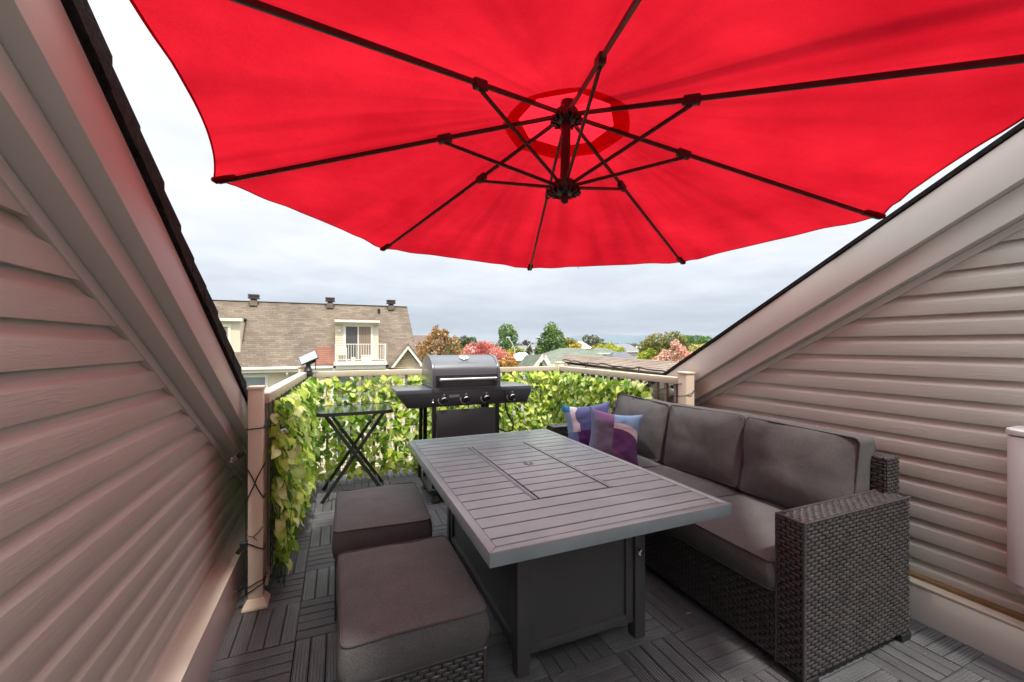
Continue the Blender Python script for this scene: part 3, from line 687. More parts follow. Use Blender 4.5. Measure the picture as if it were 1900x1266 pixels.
# ================================================================== throw pillows
def pillow(label, M, S, regions, base, seedv):
    m = bpy.data.materials.new('printed_pillow_cotton'); m.use_nodes = True; t = m.node_tree; bs_ = t.nodes['Principled BSDF']; bs_.inputs['Roughness'].default_value = .9; bs_.inputs['Specular IOR Level'].default_value = .2
    uvn = nd(t, 'ShaderNodeAttribute'); uvn.attribute_name = 'print_uv'; sp = nd(t, 'ShaderNodeSeparateXYZ'); t.links.new(uvn.outputs['Vector'], sp.inputs[0])
    u, v = sp.outputs[0], sp.outputs[1]; col = None; cur = base
    for kind, prm, c in regions:
        if kind == 'circ':
            cx, cy, r_ = prm
            du = vmath(t, 'SUBTRACT', u, cx); dv = vmath(t, 'SUBTRACT', v, cy)
            d2 = vmath(t, 'ADD', vmath(t, 'MULTIPLY', du, du), vmath(t, 'MULTIPLY', dv, dv)); f = vmath(t, 'LESS_THAN', d2, r_*r_)
        elif kind == 'circx':   # circle clipped to the right of prm[3]
            cx, cy, r_, xm = prm
            du = vmath(t, 'SUBTRACT', u, cx); dv = vmath(t, 'SUBTRACT', v, cy)
            d2 = vmath(t, 'ADD', vmath(t, 'MULTIPLY', du, du), vmath(t, 'MULTIPLY', dv, dv)); f = vmath(t, 'MULTIPLY', vmath(t, 'LESS_THAN', d2, r_*r_), vmath(t, 'GREATER_THAN', u, xm))
        else:
            x0, x1, y0, y1 = prm
            f = vmath(t, 'MULTIPLY', vmath(t, 'MULTIPLY', vmath(t, 'GREATER_THAN', u, x0), vmath(t, 'LESS_THAN', u, x1)), vmath(t, 'MULTIPLY', vmath(t, 'GREATER_THAN', v, y0), vmath(t, 'LESS_THAN', v, y1)))
        cur = mixc(t, f, cur, c)
    t.links.new(cur, bs_.inputs['Base Color'])
    n = 26; vs = []; uv = []
    for side in (1, -1):
        for i in range(n+1):
            for j in range(n+1):
                a, c = i/n*2-1, j/n*2-1
                th = S*.17*max(0, (1-a**4)*(1-c**4))**.55*side
                x = a*S/2*(1.04-.17*(1-c*c)*a*a); y = c*S/2*(1.04-.17*(1-a*a)*c*c)
                wv = .010*(noise.noise((a*3+seedv, c*3, side))+.6*noise.noise((a*8+seedv, c*8, side)))*(1-a**6)*(1-c**6)
                vs.append((x, y, th+wv)); uv.append((a*.5+.5, c*.5+.5, 0))
    q = (n+1)**2; fs = []
    for i in range(n):
        for j in range(n):
            k = i*(n+1)+j; fs.append((k, k+n+1, k+n+2, k+1)); fs.append((q+k, q+k+1, q+k+n+2, q+k+n+1))
    b = MB(); b.add(vs, fs, M=M)
    o_ = M.translation.copy(); o_.z = .445
    ob = part('throw_pillow', b, m, origin=o_, smooth=True, ang=80)
    a = ob.data.attributes.new('print_uv', 'FLOAT_VECTOR', 'POINT'); a.data.foreach_set('vector', [c for p in uv for c in p])
    tag(ob, label, 'pillow', 'printed throw pillows on the sofa')
    return ob
def facing(c, nrm, roll):
    nrm = Vector(nrm).normalized(); up = Vector((0,0,1)); x = up.cross(nrm).normalized(); y = nrm.cross(x)
    return Matrix.Translation(c) @ Matrix((x, y, nrm)).transposed().to_4x4() @ Matrix.Rotation(roll, 4, 'Z')
GV, PU, BL, LB, WH, MG, NB = (.155, .145, .21), (.125, .055, .165), (.115, .19, .36), (.20, .32, .50), (.60, .57, .60), (.20, .105, .23), (.10, .12, .22)
pillow('grey and plum throw pillow in front, with a white stripe and a pale blue corner', facing((1.955, 2.640, .648), (-.50, -.84, .26), radians(-7)), .40,
       [('rect', (.0, .16, .0, 1.0), (.15, .17, .27)), ('circ', (.42, 1.10, .36), MG), ('circx', (1.10, 1.20, .78, .47), LB), ('circx', (.55, .05, .72, .47), WH), ('circx', (.52, .0, .66, .47), PU), ('circx', (.25, -.38, .70, .47), MG), ('circ', (.2, -.30, .45), (.30, .24, .33))], GV, 3.0)
pillow('blue throw pillow behind the other, with a white patch at its upper left corner', facing((1.90, 2.90, .676), (-.36, -.90, .28), radians(5)), .40,
       [('rect', (.24, .75, 0, .46), (.10, .035, .165)), ('rect', (.14, .30, .44, 1), WH), ('circ', (.45, .75, .22), (.115, .135, .30)), ('circ', (.0, 1.0, .17), (.03, .17, .36)), ('rect', (0, .14, .40, .84), (.20, .30, .44)), ('rect', (0, .24, 0, .44), BL)], (.115, .135, .30), 9.0)

# ================================================================== ottomans
def ottoman(label, cx, cy, rz, seed):
    W, D = .455, .595
    t_ = thing('ottoman', label, 'ottoman', (0, 0, 0), group='wicker ottomans beside the fire table')
    b = MB(); b.box(-W/2+.008, W/2-.008, -D/2+.008, D/2-.008, .03, .318); bs_ = part('wicker_base', b, M_WICKER_BACK, t_)
    b = MB()
    weave(b, (-W/2+.004, -D/2+.004, .035), (1,0,0), (0,0,1), (0,-1,0), W-.008, .29, pu=.040, lu=.036, pv=.0150, seed=seed)
    weave(b, (W/2-.004, -D/2+.004, .035), (0,1,0), (0,0,1), (1,0,0), D-.008, .29, pu=.040, lu=.036, pv=.0150, seed=seed+1)
    weave(b, (-W/2+.004, D/2-.004, .035), (0,-1,0), (0,0,1), (-1,0,0), D-.008, .29, pu=.040, lu=.036, pv=.0150, seed=seed+2)
    part('weave', b, M_WICKER, bs_, smooth=True, kind='stuff', ang=70)
    b = MB()
    for x in (-1, 1):
        b.tube([(x*(W/2-.004), -D/2+.004, .03), (x*(W/2-.004), -D/2+.004, .326)], .0075, 6)
    for k in range(5): b.tube([(-W/2, -D/2+.002, .322-k*.0), (W/2, -D/2+.002, .322)], .0075, 6); break
    part('edge_binding', b, M_WICKER, bs_, smooth=True)
    for x in (-1, 1):
        for y in (-1, 1):
            b = MB(); b.box(x*(W/2-.04)-.02, x*(W/2-.04)+.02, y*(D/2-.04)-.02, y*(D/2-.04)+.02, 0, .03); part('foot', b, M_BLACK, t_)
    cushion('cushion', t_, W+.008, D+.010, .126, place(0, 0, .328), puff=.018, side=.012, r=.030, seed=seed, wr=.0055)
    t_.location = (cx, cy, 0); t_.rotation_euler = (0, 0, rz); return t_
ottoman('charcoal cushioned wicker ottoman nearest the camera, beside the table corner', .238, 1.640, radians(.6), 21)
ottoman('charcoal cushioned wicker ottoman standing farther back, towards the glass-topped table', .222, 2.462, radians(-1.5), 35)

# ================================================================== fire table
TZ = .68; TX0, TX1, TY0, TY1 = .456, 1.555, 1.275, 3.0
tab = thing('fire_table', 'charcoal metal fire pit table with slatted top and covered burner in the middle', 'table', ((TX0+TX1)/2, (TY0+TY1)/2, 0))
bw = .034
for poly in ([(TX0,TY0),(TX1,TY0),(TX1-bw,TY0+bw),(TX0+bw,TY0+bw)], [(TX1,TY0),(TX1,TY1),(TX1-bw,TY1-bw),(TX1-bw,TY0+bw)],
             [(TX1,TY1),(TX0,TY1),(TX0+bw,TY1-bw),(TX1-bw,TY1-bw)], [(TX0,TY1),(TX0,TY0),(TX0+bw,TY0+bw),(TX0+bw,TY1-bw)]):
    cx_ = sum(p[0] for p in poly)/4; cy_ = sum(p[1] for p in poly)/4
    b = MB(); b.prism([(p[0]+(cx_-p[0])*.0008, p[1]+(cy_-p[1])*.0008) for p in poly], lambda p, z: (p[0], p[1], z), TZ-.050, TZ); part('frame_rail', b, M_TABLE, tab, bevel=.0025, seg=2, smooth=True)
b = MB(); b.box(TX0+.02, TX1-.02, TY0+.02, TY1-.02, TZ-.040, TZ-.0098); part('under_tray', b, M_BLACK, tab)
def tslat(x0, x1, y0, y1, nm='slat', z=TZ-.001, par=None):
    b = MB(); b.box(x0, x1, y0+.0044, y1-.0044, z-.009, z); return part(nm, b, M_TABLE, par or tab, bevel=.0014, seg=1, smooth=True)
xa, xb = TX0+bw+.002, TX1-bw-.002; LX0, LX1 = .800, 1.212; LY0, LY1 = 1.646, 2.650
edges = [TY0+bw+.001, 1.368, 1.459, 1.550, 1.646]+[1.646+(2.650-1.646)/11*k for k in range(1, 12)]+[2.740, 2.830, 2.920, TY1-bw-.001]
lid = MB(); lid.box(LX0+.012, LX1-.012, LY0+.004, LY1-.004, TZ-.0085, TZ-.0065); lid = part('burner_lid', lid, M_BLACK, tab)
for i in range(len(edges)-1):
    y0, y1 = edges[i], edges[i+1]
    if y0 >= LY0-.001 and y1 <= LY1+.001:
        tslat(xa, LX0-.006, y0, y1); tslat(LX1+.006, xb, y0, y1); tslat(LX0+.026, LX1-.026, y0, y1, 'lid_slat', TZ+.001, lid)
    else: tslat(xa, xb, y0, y1)
for x in (LX0, LX1):
    for dx, w_ in ((-.0025, .0055), (.0085, .0105), (-.0135+.0, 0)):
        if not w_: continue
        s = 1 if x == LX0 else -1
        b = MB(); b.box(min(x+s*dx-w_/2, x+s*dx+w_/2), max(x+s*dx-w_/2, x+s*dx+w_/2), LY0+.001, LY1-.001, TZ-.008, TZ+.0015); part('lid_track', b, M_TABLE, tab, bevel=.001)
b = MB(); b.lathe([(.027, -.001), (.030, .0), (.030, .0006), (.027, .0012)], (1.004, 2.153, TZ+.0012), n=28); fh = part('finger_hole', b, M_BLACK, lid)
b = MB(); b.bar((1.004-.007, 2.153-.031, TZ+.0032), (1.004+.007, 2.153+.031, TZ+.0032), .012, .002); part('finger_bar', b, M_TABLE, fh)
BX0, BX1, BY0, BY1 = .672, 1.322, 1.545, 2.73; lg = .056
for x in (BX0, BX1-lg):
    for y in (BY0, BY1-lg):
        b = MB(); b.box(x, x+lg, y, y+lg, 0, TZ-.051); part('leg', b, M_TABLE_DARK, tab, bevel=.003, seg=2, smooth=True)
def panel(axis, pos, a0, a1, z0, z1, sgn, nm):
    """framed, recessed sheet; axis 'y': lies in a plane y=pos facing sgn*y"""
    st = .040
    def bx(b, a, c, za, zb, d0, d1):
        q0, q1 = sorted((pos+sgn*d0, pos+sgn*d1))
        if axis == 'y': b.box(a, c, q0, q1, za, zb)
        else: b.box(q0, q1, a, c, za, zb)
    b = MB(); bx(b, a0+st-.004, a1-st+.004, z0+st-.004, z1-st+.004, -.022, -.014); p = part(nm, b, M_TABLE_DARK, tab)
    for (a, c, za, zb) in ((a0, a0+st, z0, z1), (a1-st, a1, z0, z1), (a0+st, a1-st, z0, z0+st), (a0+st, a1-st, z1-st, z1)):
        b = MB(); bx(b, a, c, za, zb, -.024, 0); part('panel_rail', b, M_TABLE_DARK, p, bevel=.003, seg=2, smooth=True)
    return p
panel('y', BY0+.012, BX0+lg+.004, BX1-lg-.004, .075, TZ-.053, -1, 'door')
panel('x', BX0+.010, BY0+lg+.003, BY1-lg-.003, .075, TZ-.053, -1, 'side_panel')
panel('x', BX1-.010, BY0+lg+.003, BY1-lg-.003, .075, TZ-.053, 1, 'side_panel')
panel('y', BY1-.012, BX0+lg+.004, BX1-lg-.004, .075, TZ-.053, 1, 'back_panel')
RX = Matrix.Rotation(pi/2, 4, 'X')
b = MB(); b.lathe([(.007, 0), (.007, .014), (.015, .017), (.017, .026), (.014, .033), (.006, .035)], (1.282, BY0+.013, .405), n=18, M=RX); kn = part('control_knob', b, M_CHROME, tab, smooth=True)
b = MB(); b.box(1.280, 1.2835, BY0-.0235, BY0-.022, .398, .412); part('knob_mark', b, M_BLACK, kn)

# grit and crumbs of leaf on the deck
b = MB(); rg = random.Random(77)
for k in range(90):
    x, y = rg.uniform(-.1, 2.5), rg.uniform(.75, 3.4); s = rg.uniform(.0018, .0050); a = rg.uniform(0, 6.28)
    b.add([(x+s*cos(a), y+s*sin(a), .0022), (x-s*.6*sin(a), y+s*.6*cos(a), .003), (x-s*cos(a), y-s*sin(a), .0024), (x+s*.5*sin(a), y-s*.5*cos(a), .0036)], [(0,1,2), (0,2,3)])
ob = part('deck_grit', b, M_GRIT, kind='stuff'); tag(ob, 'pale crumbs and grit scattered over the dark deck', 'grit', kind='stuff')
# small dry leaf on the deck
b = MB(); c = Vector((1.555, 1.655, .004)); c = Vector(at(1278, 1139, 2.05)); 
r_ = Vector(((1278-950)/FPX, 0, 0)); dd = H/((1139-HZ)/FPX); c = at(1278, 1139, dd*.994)
b.add([c+Vector((-.022,0,0)), c+Vector((-.004,-.008,.006)), c+Vector((.024,-.002,.002)), c+Vector((.0,.008,.005)), c+Vector((-.002,0,.0))], [(0,1,4),(1,2,4),(2,3,4),(3,0,4)])
ob = part('dry_leaf', b, M_DRYLEAF, origin=c); tag(ob, 'tiny curled tan dry leaf lying on the deck in front of the sofa', 'leaf')

# ================================================================== folding glass-topped table
t_ = thing('folding_table', 'small black folding table with a textured glass top by the ivy', 'side table', (.14, 4.08, 0))
gx0, gx1, gy0, gy1, gz = -.172, .462, 3.83, 4.335, .775
b = MB(); b.prism(rrect(gx0+.012, gx1-.012, gy0+.012, gy1-.012, .07, 6), lambda p, z: (p[0], p[1], z), gz-.004, gz+.003); part('glass_top', b, M_TABLEGLASS, t_)
ol_ = rrect(gx0, gx1, gy0, gy1, .08, 6)
b = MB(); n = len(ol_); inn = rrect(gx0+.014, gx1-.014, gy0+.014, gy1-.014, .068, 6)
vs = [(p[0], p[1], z) for z in (gz-.024, gz+.005) for p in ol_]+[(p[0], p[1], z) for z in (gz+.005, gz-.024) for p in inn]
b.add(vs, [(k*n+i, k*n+(i+1) % n, ((k+1) % 4)*n+(i+1) % n, ((k+1) % 4)*n+i) for k in range(4) for i in range(n)]); part('top_rim', b, M_BLACK, t_, smooth=True, ang=50)
fx0, fx1 = -.150, .405
for y, ins in ((3.885, 0), (4.285, 0)):
    y2 = y+.022 if y < 4 else y-.022
    for (p0, p1) in (((fx1+.02-.02, y, .0), (-.10, y, gz-.02)), ((fx0+.02, y2, 0), (.385, y2, gz-.02))):
        b = MB(); d = (Vector(p1)-Vector(p0)).normalized(); b.bar(p0, Vector(p1), .014, .030, up=(0,1,0) if False else (d.z, 0, -d.x)); part('leg', b, M_BLACK, t_, bevel=.003)
for (x, z, dy) in ((.345, .085, 0), (-.075, .09, 0), (.30, .64, 0), (-.06, .715, 0)):
    b = MB(); b.bar((x, 3.89, z), (x, 4.28, z), .012, .018); part('cross_bar', b, M_BLACK, t_)

# ================================================================== gas grill
GX0, GX1, GY = .745, 1.357, 3.52
gr = thing('gas_grill', 'black gas grill with domed lid, chrome handle and four knobs', 'grill', (1.05, 3.75, 0))
def lidprof(e=0):
    p = [(GY-e, .992), (GY-e, 1.105)]
    for k in range(1, 16):
        a = pi-pi*k/16; p.append((3.765+(.245+e)*cos(a), 1.105+(.160+e)*sin(a)))
    return p+[(4.01+e, 1.105), (4.01+e, .992)]
b = MB(); b.prism(lidprof(), lambda p, a: (a, p[0], p[1]), GX0+.018, GX1-.018); lid = part('lid', b, M_GRILL, gr, smooth=True, ang=25)
for a0 in (GX0-.003, GX1-.021):
    b = MB(); b.prism(lidprof(.007), lambda p, a: (a, p[0], p[1]), a0, a0+.024); part('lid_end', b, M_GRILL, lid, bevel=.003, seg=2, smooth=True, ang=25)
b = MB(); b.box(GX0+.026, GX1-.026, GY-.004, GY+.004, .997, 1.100); part('lid_front', b, M_BLACK, lid, bevel=.002)
hz_ = 1.062
b = MB(); b.tube([(GX0+.052, GY-.052, hz_), (GX1-.052, GY-.052, hz_)], .0125, 14); hd = part('handle', b, M_CHROME, lid, smooth=True)
for x in (GX0+.060, GX1-.060):
    b = MB(); b.tube([(x, GY-.004, hz_), (x, GY-.050, hz_)], .0165, 14); part('handle_mount', b, M_CHROME, hd, smooth=True)
# temperature gauge, lying on the curve of the lid
ga = radians(122); gp = Vector((1.052, 3.765+.245*cos(ga), 1.105+.160*sin(ga))); gn = Vector((0, cos(ga)/.245, sin(ga)/.160)).normalized()
GM = Matrix((Vector((1,0,0)), gn.cross(Vector((1,0,0))), gn)).transposed().to_4x4()
b = MB(); b.lathe([(.044, -.004), (.044, .010), (.040, .013), (.034, .013), (.033, .009)], gp, n=28, M=GM); g_ = part('gauge', b, M_CHROME, lid, smooth=True)
b = MB(); b.lathe([(.033, .0095), (.0325, .0105)], gp, n=28, M=GM); part('gauge_face', b, M_GREYLABEL, g_)
b = MB(); b.add([GM @ Vector(p)+gp for p in ((-.02,-.002,.0112),(.022,-.001,.0112),(.022,.001,.0112),(-.02,.002,.0112))], [(0,1,2,3)]); part('gauge_needle', b, M_PINKPRINT, g_)
def text_mesh(body, size, M, mat, parent, nm, ext=.0008, sx=1.0):
    cu = bpy.data.curves.new('lettering', 'FONT'); cu.body = body; cu.size = size; cu.extrude = ext; cu.align_x = 'CENTER'; cu.align_y = 'CENTER'; cu.resolution_u = 3
    o_ = bpy.data.objects.new('lettering', cu); COL.objects.link(o_)
    dg = bpy.context.evaluated_depsgraph_get(); me = bpy.data.meshes.new_from_object(o_.evaluated_get(dg)); bpy.data.objects.remove(o_); bpy.data.curves.remove(cu)
    b = MB(); b.add([M @ Vector((v.co.x*sx, v.co.y, v.co.z)) for v in me.vertices], [tuple(p.vertices) for p in me.polygons]); bpy.data.meshes.remove(me)
    return part(nm, b, mat, parent)
ta = radians(141); tp = Vector((1.062, 3.765+.2455*cos(ta), 1.105+.1605*sin(ta))); tn = Vector((0, cos(ta)/.245, sin(ta)/.160)).normalized()
TM = Matrix((Vector((1,0,0)), tn.cross(Vector((1,0,0))), tn)).transposed().to_4x4(); TM.translation = tp+tn*.0005
text_mesh('NEXGRILL', .030, TM, M_GREYLABEL, lid, 'lettering', sx=1.25)
# shelves, top strip
for (x0, x1, nm) in ((.440, GX0-.006, 'side_shelf'), (GX1+.006, 1.668, 'side_shelf')):
    b = MB(); b.box(x0, x1, GY-.02, 3.97, .945, .982); part(nm, b, M_GRILL, gr, bevel=.006, seg=2, smooth=True)
b = MB(); b.box(GX0-.004, GX1+.004, GY-.02, 4.0, .945, .990); part('firebox', b, M_GRILL_MATTE, gr, bevel=.004, seg=2, smooth=True)
# control panel (raked back towards the bottom, ends cut at a slant)
PY0, PY1, PZ0, PZ1 = GY-.020, GY+.012, .826, .944
def pnl(x0t, x1t, x0b, x1b, nm, par=None):
    b = MB(); b.add([(x0b,PY1,PZ0),(x1b,PY1,PZ0),(x1t,PY0,PZ1),(x0t,PY0,PZ1),(x0b,PY1+.05,PZ0),(x1b,PY1+.05,PZ0),(x1t,PY0+.08,PZ1),(x0t,PY0+.08,PZ1)],
          [(0,1,2,3),(7,6,5,4),(0,4,5,1),(1,5,6,2),(2,6,7,3),(3,7,4,0)]); return part(nm, b, M_GRILL_MATTE, gr, bevel=.004, seg=2, smooth=True)
cp = pnl(.442, 1.392, .535, 1.400, 'control_panel'); pnl(1.396, 1.666, 1.404, 1.632, 'control_panel')
pn_ = Vector((0, -(PZ1-PZ0), -(PY1-PY0))).normalized(); pu_ = pn_.cross(Vector((1,0,0))) * -1
pu_ = Vector((0, (PY0-PY1), (PZ1-PZ0))).normalized()
def ppt(x, f): return Vector((x, PY1+(PY0-PY1)*f, PZ0+(PZ1-PZ0)*f))
KM = Matrix((Vector((1,0,0)), pu_, Vector((1,0,0)).cross(pu_))).transposed().to_4x4()
if KM.col[2].xyz.dot(Vector((0,-1,0))) < 0: KM = Matrix((Vector((1,0,0)), -pu_*-1, -Vector((1,0,0)).cross(pu_))).transposed().to_4x4()
ZN = KM.col[2].xyz
for x in (.838, 1.034, 1.222, 1.472):
    c = ppt(x, .52)
    b = MB(); b.lathe([(.033, .0), (.034, .006), (.028, .010), (.026, .028), (.022, .032)], c, n=24, M=KM); k_ = part('knob', b, M_BLACK, gr, smooth=True)
    b = MB(); pts = [c+KM.to_3x3() @ Vector((.0270*cos(a), .0270*sin(a), .029)) for a in [radians(200-280*i/20) for i in range(21)]]
    b.tube(pts, .0042, 6); part('knob_ring', b, M_CHROME, k_, smooth=True)
    b = MB(); pts = [c+KM.to_3x3() @ Vector((.046*cos(a), .046*sin(a), .0012)) for a in [radians(165+110*i/12) for i in range(13)]]
    b.tube(pts, .0030, 4); part('dial_mark', b, M_WHITEPRINT, k_)
    b = MB(); b.add([c+KM.to_3x3() @ Vector(p) for p in ((-.009,.050,.0012),(.009,.050,.0012),(0,.036,.0012))], [(0,1,2)])
    for yy_ in (.006, -.002, -.010): b.add([c+KM.to_3x3() @ Vector(p) for p in ((-.054,yy_,.0012),(-.048,yy_,.0012),(-.048,yy_+.004,.0012),(-.054,yy_+.004,.0012))], [(0,1,2,3)])
    part('pointer_mark', b, M_WHITEPRINT, k_)
c = ppt(.745, .34)
b = MB(); b.lathe([(.013, 0), (.013, .004), (.010, .010), (.008, .012)], c, n=18, M=KM); ig = part('igniter_button', b, M_CHROME, gr, smooth=True)
b = MB(); fl = [(0,.040),(.008,.028),(.006,.020),(.011,.014),(-.011,.014),(-.007,.024)]; b.add([c+KM.to_3x3() @ Vector((p[0], p[1], .0012)) for p in fl], [tuple(range(6))]); part('flame_mark', b, M_PINKPRINT, ig)
c = ppt(.928, .78); b = MB(); b.add([c+KM.to_3x3() @ Vector((x, y, .0012)) for x, y in ((-.045,-.014),(.045,-.014),(.045,.012),(-.045,.012))], [(0,1,2,3)]); part('label_plate', b, M_GREYLABEL, gr)
# cart
for x in (GX0, GX1-.035):
    for y in (GY+.015, 3.94):
        b = MB(); b.box(x, x+.035, y, y+.035, .07, PZ0+.04); part('leg', b, M_BLACK, gr, bevel=.002)
b = MB(); b.box(GX0+.038, GX1-.038, GY+.012, GY+.030, .13, .795); part('front_panel', b, M_GRILL_MATTE, gr, bevel=.004, seg=2, smooth=True)
b = MB(); b.box(GX0-.03, GX1+.03, GY+.0, 4.0, .085, .125); part('base_shelf', b, M_BLACK, gr, bevel=.005)
for x in (GX0-.02, GX1+.02):
    b = MB(); b.box(x-.010, x+.010, GY+.06, 3.95, .126, .80) if False else b.bar((x-.025, 3.90, .13), (x-.01, 3.90, .83), .03, .03); part('side_brace', b, M_BLACK, gr)
for x in (GX0+.03, GX1-.03):
    for y in (GY+.04, 3.95):
        b = MB(); b.lathe([(.018, .085), (.024, .07), (.036, .030), (.040, .012), (.036, 0)], (x, y, 0), n=16); part('caster', b, M_GRILL_MATTE, gr, smooth=True)
hose = [(1.50, 3.75, .83), (1.505, 3.74, .74), (1.53, 3.72, .66), (1.565, 3.70, .60), (1.56, 3.70, .54), (1.51, 3.72, .515), (1.46, 3.75, .535), (1.40, 3.80, .57), (1.33, 3.85, .59)]
b = MB(); b.tube(hose, .008, 8); part('gas_hose', b, M_CORD, gr, smooth=True)

# ================================================================== solar lamp on the corner of the railing
t_ = thing('solar_lamp', 'black solar lamp with a tilted panel clamped beside the left corner post', 'solar lamp', (-.215, 4.44, 1.08))
px_, py_ = -.262, 4.42
b = MB(); b.lathe([(.036, 1.06), (.040, 1.08), (.034, 1.105), (.040, 1.112), (.030, 1.13), (.022, 1.15), (.022, 1.175), (.030, 1.185)], (px_, py_, 0), n=14); part('stem', b, M_BLACK, t_, smooth=True)
SM = Matrix.Translation((px_-.0, py_, 1.238)) @ Matrix.Rotation(radians(-25), 4, 'Y') @ Matrix.Rotation(radians(38), 4, 'X')
b = MB(); b.box(-.083, .083, -.062, .062, -.012, .0, M=SM); hd_ = part('panel_frame', b, M_BLACK, t_, bevel=.003)
b = MB(); b.box(-.077, .077, -.056, .056, .0005, .002, M=SM); part('solar_panel', b, M_SOLAR, hd_)
b = MB(); b.box(-.045, .05, -.05, .03, -.05, -.013, M=SM); part('lamp_head', b, M_BLACK, t_, bevel=.004)
b = MB(); b.tube([(px_+.05, py_-.01, 1.235), (px_+.065, py_-.01, 1.18), (px_+.062, py_-.01, 1.12)], .004, 6); part('pull_cord', b, M_CORD, t_)

# ================================================================== string lights
def bulb(parent, p, d):
    """socket at p, globe hanging in direction d"""
    p = Vector(p); d = Vector(d).normalized(); Mq = d.to_track_quat('Z', 'Y').to_matrix().to_4x4()
    b = MB(); b.lathe([(.007, -.012), (.011, -.008), (.011, .012), (.009, .016)], p, n=10, M=Mq); s_ = part('socket', b, M_CORD, parent, smooth=True)
    b = MB(); b.lathe([(.009, .016), (.016, .024), (.025, .036), (.029, .050), (.026, .064), (.016, .074), (.003, .078)], p, n=14, M=Mq); part('bulb', b, M_BULB, s_, smooth=True, ang=80)
    b = MB(); q = [p+Mq.to_3x3() @ Vector((.007*cos(k*2.1), .007*sin(k*2.1), .022+.005*k)) for k in range(8)]; b.tube(q, .0012, 4); part('filament', b, M_CHROME, s_)
PX, PYY, W_ = -.394, YP, .0360
t_ = thing('string_light', 'black globe string light wound round the left post', 'string light', (PX, PYY, .05), group='globe string lights tied to the railing')
b = MB()
f_ = PYY-W_-.002
def wrap(za, zb):  # front face crossing then sides
    b.tube([(PX-W_-.003, PYY+.02, za), (PX-W_-.003, f_, za), (PX-W_*.3, f_-.002, za+(zb-za)*.35), (PX+W_*.3, f_-.002, za+(zb-za)*.68), (PX+W_+.003, f_, zb), (PX+W_+.003, PYY+.03, zb)], .0032, 6)
wrap(.925, .930); wrap(.735, .565); wrap(.560, .735)
wrap(.345, .300); wrap(.115, .145); wrap(.085, .125)
b.tube([(PX-W_-.003, f_, .735), (PX-W_-.006, f_, .80), (PX-W_-.020, f_, .815)], .003, 6)
b.tube([(PX-W_-.004, f_+.004, .565), (PX-W_-.005, f_, .45), (PX-W_-.004, f_, .345)], .003, 6)
b.tube([(PX-W_-.006, f_, .345), (PX-W_-.012, f_-.004, .21), (PX-W_-.004, f_, .085)], .003, 6)
b.tube([(PX+W_+.003, f_, .930), (PX+W_+.02, f_+.05, .99), (PX+W_+.018, f_+.09, 1.05), (PX+W_+.0, f_+.12, 1.06)], .0035, 6)
b.tube([(PX+W_+.003, f_+.03, .930), (PX+W_+.06, f_+.15, .915), (PX+W_+.07, f_+.4, .96), (PX+W_+.085, f_+.9, 1.01), (PX+W_+.10, f_+1.4, 1.0), (PX+W_+.11, f_+1.8, 1.03)], .0035, 6)
part('cord', b, M_CORD, t_, smooth=True)
b = MB(); wrap_pts = [(PX-W_, f_-.003, .385), (PX-W_*.2, f_-.004, .372), (PX+W_*.5, f_-.004, .395), (PX+W_, f_-.002, .42)]; b.tube(wrap_pts, .0022, 5); b.tube([(PX-W_*.2, f_-.004, .372), (PX+.01, f_-.006, .355)], .002, 5); part('wire_tie', b, M_CORD, t_)
b = MB(); b.box(PX-W_-.030, PX-W_+.004, f_-.012, f_+.004, .325, .355); part('plug_clip', b, M_CORD, t_, bevel=.003)
for p, d in (((PX-W_-.028, f_, .800), (-.75, -.3, -.55)), ((PX-W_-.032, f_-.006, .315), (-.5, -.3, -.8)), ((PX-W_-.025, f_-.006, .125), (-.7, -.2, -.45)), ((PX+W_+.075, f_+.10, .915), (.1, -.5, -.4))):
    bulb(t_, p, d)
t_ = thing('string_light', 'black globe string light sagging along the right rail to the right post', 'string light', (XR-.1, 2.6, 1.0), group='globe string lights tied to the railing')
b = MB()
q = [(2.40, 4.3, 1.03)]
for k in range(1, 7):
    y0 = 4.3-(k-1)*.25; q += [(2.43, y0-.125, .985+.012*(k % 2)), (2.45, y0-.25, 1.03)]
q += [(2.455, 2.70, .985), (2.462, 2.62, 1.01), (2.47, 2.545, 1.045), (2.478, 2.48, 1.055)]
b.tube(q, .0035, 6)
b.tube([(2.455, 2.80, .99), (2.45, 2.70, .958), (2.462, 2.52, .955), (2.472, 2.44, .965), (2.53, 2.425, .985), (2.585, 2.44, 1.02), (2.60, 2.5, 1.06)], .0035, 6)
part('cord', b, M_CORD, t_, smooth=True)
bulb(t_, (2.455, 2.555, 1.030), (.05, -.1, -1))
for k in range(9):
    y = 4.2-k*.17; b = MB(); b.box(2.440, 2.462, y-.012, y+.012, 1.00, 1.045); part('rail_clip', b, M_CORD, t_)

# ================================================================== FAR SETTING
GZ = -7.2
def far_mat(name, c, c2, sc_=.05): return pmat(name, c, rough=.9, col2=c2, vscale=sc_, spec=.2)
mb = MB(); g = 40
S_ = 4200
mb.add([(-S_, -600, GZ), (S_, -600, GZ), (S_, S_, GZ), (-S_, S_, GZ)], [(0,1,2,3)])
part('ground', mb, far_mat('far_ground_grass', (.10, .115, .055), (.075, .085, .05), .03), kind='structure', label='flat suburban ground between the houses')
